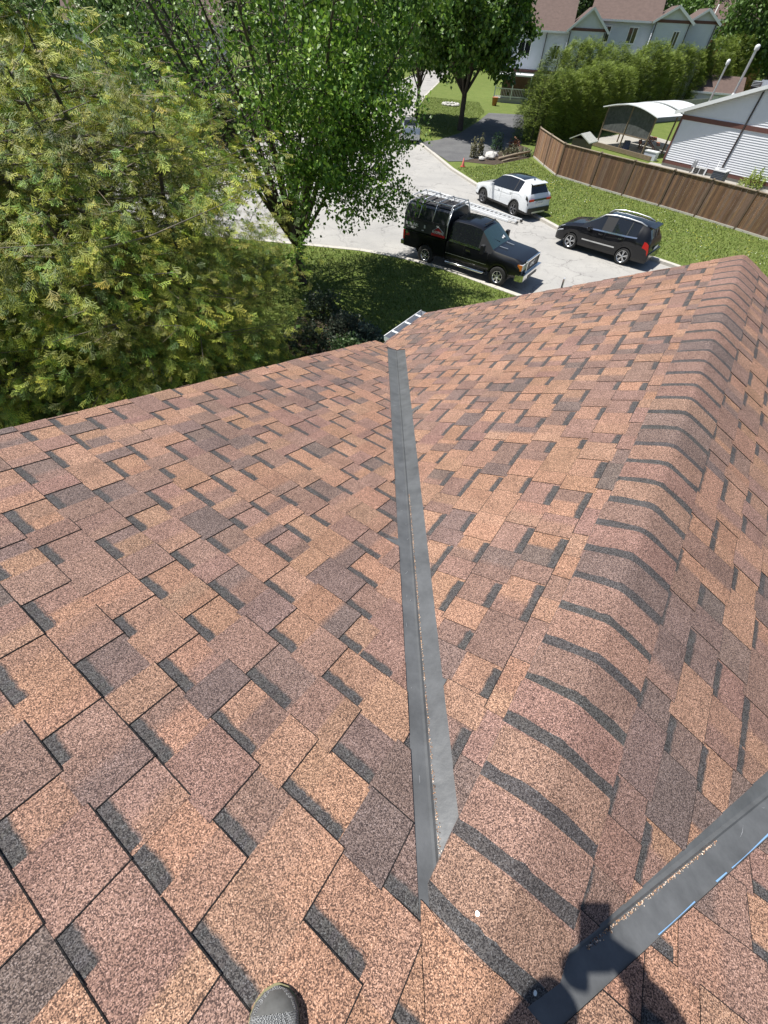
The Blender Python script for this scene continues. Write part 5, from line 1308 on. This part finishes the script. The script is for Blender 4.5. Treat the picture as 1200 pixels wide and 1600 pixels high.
# AC unit
ac = empty('air_conditioner', (22.45, 36.7, ZG), math.atan2(-5.9, 5.1), 'dark grey air conditioner with white top by the sided wall', 'air conditioner')
b = MB(); b.box((0, 0, .45), (.78, .78, .82)); b.build('casing', mat('dark slatted casing', (.055, .065, .08), .5), ac)
for k in range(9): b = MB(); b.box((0, 0, .10+.085*k), (.80, .80, .018)); b.build('louvre', mat('ac louvre', (.11, .125, .15), .45) if k == 0 else bpy.data.materials['ac louvre'], ac)
b = MB(); b.box((0, 0, .89), (.84, .84, .07)); tp_ = b.build('top_cover', M['white_metal'], ac); b = MB(); b.lathe([(.30, .93), (.27, .94), (.05, .96), (0, .96)], n=18); b.build('fan_guard', M['grey_metal'], tp_)
# gas meter + leaning poles
gm_ = empty('gas_meter', (22.3, 40.2, ZG), math.atan2(-5.9, 5.1), 'grey gas meter with curved pipe on the sided wall', 'meter')
b = MB(); b.box((0, 0, .55), (.26, .2, .34), None, None, 0, .9); b.build('meter_body', M['grey_metal'], gm_)
b = MB(); b.tube([(-.1, 0, .0), (-.1, 0, .75), (0, 0, .85), (.1, 0, .75), (.1, 0, .7)], .03, 6); b.tube([(.3, 0, 0), (.3, 0, .7), (.9, .0, .75), (.9, 0, 0)], .015, 5); b.build('pipe', M['grey_metal'], gm_)
b = MB(); b.beam((23.1, 38.5, ZG), (23.3, 38.95, 1.15), .05, .04); tag(b.build('pole', M['white_vinyl']), 'short white pole leaning on the sided wall', 'pole')
# shade canopy over the patio
pg = empty('shade_canopy', (18.6, 47.8, 0), 0, 'patio canopy with curved white metal roof and mesh screen', 'gazebo')
PI_ = Matrix.Translation((18.6, 47.8, 0)).inverted()
def pp(mb, nm, m, parent=None):
    o = mb.build(nm, m); o.parent = parent or pg
    if not parent: o.matrix_parent_inverse = PI_
    return o
Apt, Bpt = Vector((17.75, 49.5, 0)), Vector((20.3, 45.3, 0)); ex = (Bpt-Apt).normalized(); ey = Vector((-ex.y, ex.x, 0)); ey = ey if ey.y > 0 else -ey; LW = (Bpt-Apt).length
M['canopy_white'] = mat('white canopy sheet', (.80, .82, .83), .35)
M['timber'] = mat('grey brown timber', (.20, .15, .10), .85, var=.3, vscale=8)
M['mesh_screen'] = mat('dark mesh screen', (.085, .09, .09), .75, var=.5, vscale=5)
def cp(a, b, z): return Apt+ex*a+ey*b+UP*z
for sec_i, (b0, b1, lo) in enumerate(((-.35, 2.9, 0), (3.2, 6.2, .05))):
    mb = MB(); V = []; n = 12
    for i in range(n+1):
        t = i/n; z = 2.52+.42*math.sin(math.pi*t)+lo
        for bb in (b0, b1): V.append(cp(-.35+(LW+.7)*t, bb, z))
    F = [(2*i, 2*i+1, 2*i+3, 2*i+2) for i in range(n)]; mb.quads(V, F); mb.quads([v-UP*.06 for v in V], F)
    for k in (0, 1):
        for i in range(n): a_, c_ = V[2*i+k], V[2*i+2+k]; mb.poly([a_, c_, c_-UP*.06, a_-UP*.06])
    pp(mb, 'canopy_roof', M['canopy_white'])
for a_ in (0, LW/2, LW):
    for b_ in (0, 2.7): mb = MB(); mb.beam(cp(a_, b_, ZG), cp(a_, b_, 2.5+(.4 if a_ == LW/2 else 0)), .10, .10); pp(mb, 'post', M['timber'])
for a0, a1 in ((.05, LW/2-.05), (LW/2+.05, LW-.05)):
    mb = MB(); z0_ = 1.15; V = [cp(a0, 0, z0_), cp(a1, 0, z0_), cp(a1, 0, 2.52+.40*math.sin(math.pi*a1/LW)), cp(a0, 0, 2.52+.40*math.sin(math.pi*a0/LW))]; mb.poly(V); mb.poly([v+ey*.02 for v in V]); pp(mb, 'mesh_screen', M['mesh_screen'])
for (p, q) in ((cp(0, -.03, 1.12), cp(LW, -.03, 1.12)), (cp(0, -.03, 1.12), cp(0, -.03, 2.55)), (cp(LW, -.03, 1.12), cp(LW, -.03, 2.55)), (cp(LW/2, -.03, 1.12), cp(LW/2, -.03, 2.9))): mb = MB(); mb.beam(p, q, .06, .06); pp(mb, 'screen_frame', M['timber'])
dkb = MB(); dkb.beam(cp(-.5, -.9, .28), cp(LW+1.6, -.9, .28), .12, .26); tag(dkb.build('patio_edging', M['timber']), 'low timber edging in front of the shaded patio', 'edging')
# red patio bench/table, and deck furniture
tb = empty('picnic_table', (21.9, 48.3, ZG), 1.2, 'red brown wooden table with benches beside the canopy', 'table')
M['redwood'] = mat('red stained wood', (.30, .12, .08), .7, var=.2)
for k in range(6): b = MB(); b.box((0, -.4+.16*k, .75), (1.7, .14, .04)); b.build('plank', M['redwood'], tb)
for s in (-1, 1): b = MB(); b.box((0, s*.75, .45), (1.7, .28, .04)); b.build('bench_seat', M['redwood'], tb); b = MB(); b.beam((s*.6, -.7, 0), (s*.6, .3, .74), .08, .05); b.beam((s*.6, .7, 0), (s*.6, -.3, .74), .08, .05); b.build('leg', M['redwood'], tb)
bx_ = empty('storage_box', (20.6, 44.2, ZG), -.86, 'pale storage box near the corner of the sided house', 'box')
b = MB(); b.box((0, 0, .25), (1.0, .5, .5)); b.build('box_body', M['siding_grey'], bx_); b = MB(); b.box((0, 0, .53), (1.06, .56, .06)); b.build('lid', M['white_metal'], bx_)
bc = MB(); bc.box((0, 0, .33), (.5, .5, .62), None, None, 0, .8); tag(bc.build('recycling_bin', mat('dark blue plastic', (.03, .045, .10), .5), None, (19.6, 47.4, ZG)), 'dark blue bin under the shade canopy', 'bin')
# little playhouse roof behind the fence
ph = empty('playhouse', (14.7, 44.3, ZG), -.75, 'small playhouse with pale folded plastic roof behind the fence', 'playhouse')
M['pale_plastic'] = mat('pale grey plastic', (.50, .50, .46), .55, var=.06)
b = MB(); b.box((0, 0, .55), (1.3, 1.1, 1.1)); b.build('wall', mat('brown plastic wall', (.14, .11, .09), .7), ph)
b = MB()
for P in ([(-.85, -.75, 1.05), (.0, -.75, 1.42), (0, .75, 1.42), (-.85, .75, 1.05)], [(0, -.75, 1.42), (.95, -.75, .98), (.95, .75, .98), (0, .75, 1.42)]):
    b.poly(P); b.poly([(p[0], p[1], p[2]-.06) for p in P]); 
    for i in range(4): p, q = P[i], P[(i+1) % 4]; b.poly([p, q, (q[0], q[1], q[2]-.06), (p[0], p[1], p[2]-.06)])
for k in range(9): b.beam((.05, -.7+.175*k, 1.41), (.93, -.7+.175*k, 1.0), .03, .02)
b.build('roof', M['pale_plastic'], ph)
# garden shed with the brown roof, grey garden fence, other small roofs
sh = empty('garden_shed', (34.3, 70.0, 0), -.35, 'garden shed with sunlit red brown roof before the farther hedge', 'shed')
gabled(sh, 0, 5.0, 0, 5.2, 2.2, .42, 'x', 'siding_grey', 'far_roof', band=False, oh=.25)
b = MB(); b.box((2.5, -.04, 1.0), (.9, .05, 1.9)); b.build('door', M['white_metal'], sh)
gf = empty('grey_fence', (30, 66, 0), 0, 'weathered grey board fence between the canopy and the shed', 'fence')
for k in range(46):
    p = Vector((27.2, 62.6)).lerp(Vector((35.8, 68.4)), k/45); b = MB(); b.box((p.x-30, p.y-66, .92), (.21, .03, 1.7), Matrix.Rotation(.59, 3, 'Z')); b.build('board', M['foundation'], gf)
g1_ = empty('garden_shed', (42.0, 66.0, 0), -.3, 'shed with ribbed dark grey metal roof at the right edge of the picture', 'shed'); gabled(g1_, -1.5, 4.5, 0, 4, 2.6, .35, 'x', 'siding_grey', 'grey_roof', band=False, oh=.4)
for k in range(18): b = MB(); x = -1.8+.36*k; b.beam((x, -.4, 2.60), (x, 2.0, 3.44), .04, .04); b.build('roof_rib', M['grey_roof'], g1_)
g2_ = empty('garden_shed', (36.2, 61.2, 0), -.3, 'low hut with red brown shingled roof below the grey ribbed one', 'shed'); gabled(g2_, 0, 4.0, 0, 3, 2.2, .40, 'x', 'siding', 'far_roof', band=False, oh=.3)
# two storey white houses beyond the hedges
h1 = empty('two_storey_house', (16.8, 74.5, 0), -.22, 'white two storey house with dark downspouts behind the dense maple', 'house')
gabled(h1, -4.5, 2.2, .4, 9.4, 6.1, .5, 'x', 'siding_grey', lap=.2); gabled(h1, 2.2, 6.2, -1.0, 8.5, 6.3, .75, 'y', 'siding_grey', lap=.2)
b = MB(); b.box((-1.2, .36, 2.75), (6.6, .08, .25)); b.build('trim_band', M['brown_trim'], h1)
b = MB(); b.box((-1.2, .30, 1.2), (6.6, .12, 2.5)); b.build('brick_base', M['brown_brick'], h1)
dspout(h1, -.3, .25, .1, 6.1); dspout(h1, 2.3, -1.08, .1, 6.1); dspout(h1, 6.1, -1.08, .1, 6.1)
win(h1, 4.2, -1.0, 4.6, .9, 1.4); win(h1, -2.6, .4, 4.6, 1.4, 1.2); win(h1, 1.2, .4, 4.4, .7, 1.1)
# porch
b = MB(); b.box((-3.0, -1.4, 2.5), (4.4, 2.6, .12)); b.build('porch_roof', M['white_metal'], h1)
b = MB(); b.box((-3.0, -1.3, .25), (4.4, 2.4, .5)); b.build('porch_floor', M['foundation'], h1)
for x in (-5.1, -3.0, -.9): b = MB(); b.beam((x, -2.5, .4), (x, -2.5, 2.5), .12, .12); b.build('porch_post', M['white_metal'], h1)
for zz in (.65, 1.35): b = MB(); b.beam((-5.1, -2.5, zz), (-.9, -2.5, zz), .08, .06); b.build('porch_rail', M['white_metal'], h1)
for k in range(21): b = MB(); b.beam((-5.0+.2*k, -2.5, .65), (-5.0+.2*k, -2.5, 1.35), .035, .035); b.build('baluster', M['white_metal'], h1)
fpot = empty('flower_pot', (11.0, 70.0, ZG), 0, 'terracotta pot standing before the white porch', 'pot'); b = MB(); b.lathe([(.0, .02), (.26, .02), (.36, .7), (.40, .72), (.33, .74), (.30, .6), (0, .6)], n=14); b.build('pot_body', mat('terracotta', (.42, .17, .09), .8), fpot)
h2 = empty('two_storey_house', (24.5, 71.5, 0), -.30, 'grey white two storey house with brown roof and twin front gables above the hedge', 'house')
gabled(h2, -4.0, 3.2, 3.0, 11.0, 7.15, .45, 'x', 'siding_grey', lap=.2); gabled(h2, 3.0, 6.6, 1.0, 10, 7.2, .55, 'y', 'siding_grey', lap=.2); gabled(h2, 6.6, 9.4, 2.2, 10, 7.25, .6, 'y', 'siding_grey', lap=.2)
win(h2, -2.0, 3.0, 6.0, .95, 1.2); win(h2, 1.0, 3.0, 6.0, .95, 1.2); win(h2, 5.5, 1.0, 5.9, .6, 1.2)
for x, y in ((3.05, .9), (6.5, .9), (9.3, 2.1)): dspout(h2, x, y, .1, 7.1)
hb_ = empty('brick_house', (51.0, 99.0, 0), -.35, 'orange brick house with white door seen through the trees at the top right', 'house')
gabled(hb_, -4, 6, 0, 8, 7.6, .5, 'x', 'brick', band=False)
b = MB(); b.box((-.6, -.08, 5.6), (1.4, .1, 2.6)); dr = b.build('door', M['white_metal'], hb_); b = MB(); b.box((-.6, -.15, 6.0), (.8, .04, 1.2)); b.build('door_glass', M['glass_dark'], dr)
win(hb_, 3.0, 0, 6.0, 1.1, 1.3); win(hb_, -2.9, 0, 6.2, 1.0, 1.2)
fl = empty('flag_pole', (43.0, 93.0, 0), 0, 'slanting pale flag pole with a red and white flag among the far trees', 'flag pole')
b = MB(); b.tube([(0, 0, 0), (1.0, .3, 9.0)], .05, 6); b.build('pole', M['white_metal'], fl)
for k in range(3): b = MB(); b.box((-.55+.45*k, 0, 5.6), (.45, .03, 1.1)); b.build('flag_stripe', M['red_paint'] if k != 1 else M['white_vinyl'], fl)
# houses across the street on the left
h4 = empty('grey_blue_house', (-28.5, 25.0, 0), .95, 'blue grey sided house glimpsed through the cedars at the top left', 'house')
M['blue_siding'] = mat('blue grey siding', (.30, .36, .44), .6, var=.05)
gabled(h4, -6, 6, 0, 8, 5.4, .5, 'x', 'blue_siding', lap=.2); win(h4, -2, 0, 3.8, 1.2, 1.3); win(h4, 2.4, 0, 3.8, 1.2, 1.3); win(h4, 2.4, 0, 1.4, 1.4, 1.2)
h5 = empty('cream_house', (-22, 52, 0), .35, 'pale two storey house across the street behind the many stemmed maple', 'house')
gabled(h5, -6, 6, 0, 8, 5.8, .5, 'x', 'siding', lap=.2); gabled(h5, 0, 5, -1.5, 6, 5.6, .7, 'y', 'siding_grey', lap=.2); win(h5, -3, 0, 4.3, 1.3, 1.3); win(h5, 2.5, -1.5, 4.3, 1.3, 1.3)
b = MB(); b.box((2.5, -1.55, 1.15), (3.2, .08, 2.2)); b.build('garage_door', M['white_metal'], h5)
h6 = empty('cream_house', (-10, 74, 0), .1, 'white house at the end of the street behind the leaves', 'house')
gabled(h6, -6, 6, 0, 8, 5.8, .5, 'x', 'siding', lap=.2); win(h6, -3, 0, 4.3, 1.3, 1.3); win(h6, 2.5, 0, 4.3, 1.3, 1.3); b = MB(); b.box((3, -.05, 1.15), (3.2, .08, 2.2)); b.build('garage_door', M['white_metal'], h6)
# ------------------------------------------------------------------ the photographer (behind the camera) and the shoe that shows
per = empty('person', (-.17, -.45, 0), 0, 'photographer standing on the roof in grey mesh shoes, holding up a phone', 'person')
PINV = Matrix.Translation((-.17, -.45, 0)).inverted()
def wp(o, m=None, parent=None):
    o.parent = per; o.matrix_parent_inverse = PINV; return o
M['skin'] = mat('skin', (.50, .29, .20), .55, var=.05); M['shirt'] = mat('dark work shirt', (.05, .06, .08), .85, var=.2, vscale=20); M['trousers'] = mat('dark work trousers', (.07, .065, .06), .85, var=.2, vscale=20)
def skin_body(name, pts, edges, radii, m, lv=2):
    me = bpy.data.meshes.new(name); me.from_pydata([tuple(p) for p in pts], edges, []); o = link(name, me)
    sk = o.modifiers.new('skin', 'SKIN'); 
    for i, r_ in enumerate(radii):
        v = me.skin_vertices[0].data[i]; v.radius = r_ if hasattr(r_, '__len__') else (r_, r_)
    me.skin_vertices[0].data[0].use_root = True
    ss = o.modifiers.new('sub', 'SUBSURF'); ss.levels = lv; ss.render_levels = lv
    dg = bpy.context.evaluated_depsgraph_get(); me2 = bpy.data.meshes.new_from_object(o.evaluated_get(dg)); me2.materials.clear(); me2.materials.append(m)
    me2.polygons.foreach_set('use_smooth', [True]*len(me2.polygons)); o.modifiers.clear(); o.data = me2; return wp(o)
def roofz(x, y):
    d = Vector((x, y, 0))-Vector((J.x, J.y, 0)); return J.z-TANA*d.dot(UD)
FL, FR = Vector((-.185, -.40)), Vector((.12, -.62))
zl, zr2 = roofz(*FL)+.05, roofz(*FR)+.05
PE = Vector((-.02, -.66, zl+.83)); CH = Vector((-.02, -.62, PE.z+.36)); NK = Vector((-.02, -.60, PE.z+.55)); HD = Vector((-.02, -.55, PE.z+.74))
SL, SRr = Vector((-.22, -.60, PE.z+.48)), Vector((.18, -.60, PE.z+.48)); EL, ERr = Vector((-.26, -.31, PE.z+.18)), Vector((.20, -.33, PE.z+.17))
PH = CM.translation-CF*.018            # the phone's front glass is at the lens
WL, WRr = CM.translation-CF*.06-CU*.12-CR*.105, CM.translation-CF*.06-CU*.125+CR*.045
pts = [PE, CH, NK, HD-Vector((0, .0, .03)), HD+Vector((0, .01, .07)), SL, EL, WL, SRr, ERr, WRr, PE+Vector((-.10, .0, -.05)), Vector((-.17, -.55, zl+.42)), Vector((-.185, -.52, zl+.04)), PE+Vector((.10, 0, -.05)), Vector((.12, -.66, zr2+.42)), Vector((.12, -.72, zr2+.04))]
ed = [(0, 1), (1, 2), (2, 3), (3, 4), (1, 5), (5, 6), (6, 7), (1, 8), (8, 9), (9, 10), (0, 11), (11, 12), (12, 13), (0, 14), (14, 15), (15, 16)]
rd = [(.15, .11), (.16, .11), .055, .085, .075, .08, .066, .052, .08, .066, .052, .095, .06, .042, .095, .06, .042]
skin_body('body', pts, ed, rd, M['shirt'])
def fingers(wr, sgn):
    palm = wr+CU*.055-CR*(sgn*.012); chain = []; 
    pts = [wr, palm]; ed = [(0, 1)]; rd = [.040, .040]
    for k in range(4):
        b = palm+Vector((-sgn*.012, .012-.012*k, .012-.018*k)); t1 = b+Vector((-sgn*.030, .018, .004)); t2 = t1+Vector((-sgn*.018, -.004, .012)); n = len(pts); pts += [b, t1, t2]; ed += [(1, n), (n, n+1), (n+1, n+2)]; rd += [.0095, .0085, .0075-.0004*k]
    n = len(pts); tb_ = palm+Vector((sgn*.004, .0, .03)); pts += [tb_, tb_+Vector((-sgn*.02, -.01, .03))]; ed += [(1, n), (n, n+1)]; rd += [.011, .009]
    return skin_body('hand', pts, ed, rd, M['skin'])
fingers(WL, -1); fingers(WRr, 1)
hd = MB(); hd.lathe([(.0, -.125), (.045, -.115), (.070, -.06), (.078, 0), (.080, .05), (.066, .10), (.03, .13), (0, .135)], (HD.x, HD.y, HD.z+.02), n=20); wp(hd.build('head', M['skin']))
fc = MB(); fc.lathe([(0, -.018), (.012, -.006), (.008, .014), (0, .022)], (HD.x, HD.y+.083, HD.z+.01), n=8); wp(fc.build('nose', M['skin']))
for s in (-1, 1):
    e = MB(); e.lathe([(0, -.011), (.010, 0), (0, .011)], (HD.x+s*.03, HD.y+.070, HD.z+.035), n=8); wp(e.build('eye', M['white_vinyl']))
    e = MB(); e.lathe([(0, -.03), (.012, -.01), (.012, .015), (0, .03)], (HD.x+s*.080, HD.y, HD.z+.02), n=8); wp(e.build('ear', M['skin']))
mo = MB(); mo.box((HD.x, HD.y+.074, HD.z-.045), (.045, .008, .010)); wp(mo.build('mouth', M['red_paint']))
hr = MB(); hr.lathe([(.086, .02), (.088, .06), (.074, .112), (.035, .145), (0, .15)], (HD.x, HD.y-.006, HD.z+.02), n=20); wp(hr.build('cap', M['black_plastic']))
# phone: thin slab just behind the lens, in the image plane
ph_ = MB(); rot = Matrix((CR, CU, -CF)).transposed()
c = CM.translation-CF*.022-CU*.055-CR*.028
ph_.box(c, (.076, .156, .009), rot); ob = ph_.build('phone', M['black_plastic']); tag(ob, 'black smartphone held up in both hands of the photographer', 'phone')
# shoes
M['shoe_mesh'] = mat('light grey woven mesh', (.42, .43, .43), .9, bump=1, bscale=500)
chk = M['shoe_mesh'].node_tree; N = chk.nodes; vv_ = N.new('ShaderNodeTexChecker'); vv_.inputs['Scale'].default_value = 420; vv_.inputs[1].default_value = (.55, .56, .56, 1); vv_.inputs[2].default_value = (.13, .13, .135, 1)
tcx = N.new('ShaderNodeTexCoord'); chk.links.new(tcx.outputs['Object'], vv_.inputs[0]); chk.links.new(vv_.outputs[0], N['Principled BSDF'].inputs['Base Color'])
M['shoe_rubber'] = mat('worn dark rubber toe', (.13, .13, .125), .75, var=.4, vscale=25)
M['yellow_sole'] = mat('grey yellow sole edge', (.22, .20, .10), .6)
def shoe(toe, heading):
    d = Vector((math.sin(heading), math.cos(heading), 0)); n_ = NA; d = (d-n_*d.dot(n_)).normalized(); s = d.cross(n_).normalized()
    base = Vector((toe[0], toe[1], roofz(*toe)))+n_*.006
    root_parts = []
    def sh_(t, a, h): return base-d*t+s*a+n_*h
    T = [(.0, .004, .012), (.006, .022, .026), (.018, .036, .038), (.034, .044, .048), (.08, .050, .062), (.12, .050, .075), (.17, .044, .098), (.22, .038, .11), (.27, .036, .10), (.295, .028, .09), (.30, .01, .08)]
    def shell(k, z0, top, i0, i1, m, nm, seg=12):
        mb = MB(); V = []
        for t, wd, h in T[i0:i1]:
            for q in range(seg+1):
                a = math.pi*q/seg; V.append(sh_(t, math.cos(a)*wd*k, z0+max(0, (h*top-z0))*math.sin(a)**.75))
        nn = seg+1; mb.quads(V, [(i*nn+q, i*nn+q+1, (i+1)*nn+q+1, (i+1)*nn+q) for i in range(i1-i0-1) for q in range(seg)]); return wp(mb.build(nm, m))
    shell(1.0, .018, 1.0, 0, 11, M['shoe_mesh'], 'shoe')
    shell(1.045, .010, 1.04, 0, 4, M['shoe_rubber'], 'toe_cap')
    mb = MB(); ring = [(t, wd*1.03) for t, wd, h in T]; V = []
    for (t, wd) in ring+[(t, -wd) for t, wd in reversed(ring)]: V.append((t-.004, wd))
    nV = len(V); top = [sh_(t, a, .011) for t, a in V]; bot = [sh_(t, a, .0) for t, a in V]
    for i in range(nV): j = (i+1) % nV; mb.poly([bot[i], bot[j], top[j], top[i]])
    mb.poly(top); wp(mb.build('sole', M['yellow_sole']))
    return
def side_guard(): pass
shoe((-.166, -.279), -.08); shoe((.13, -.47), .15)
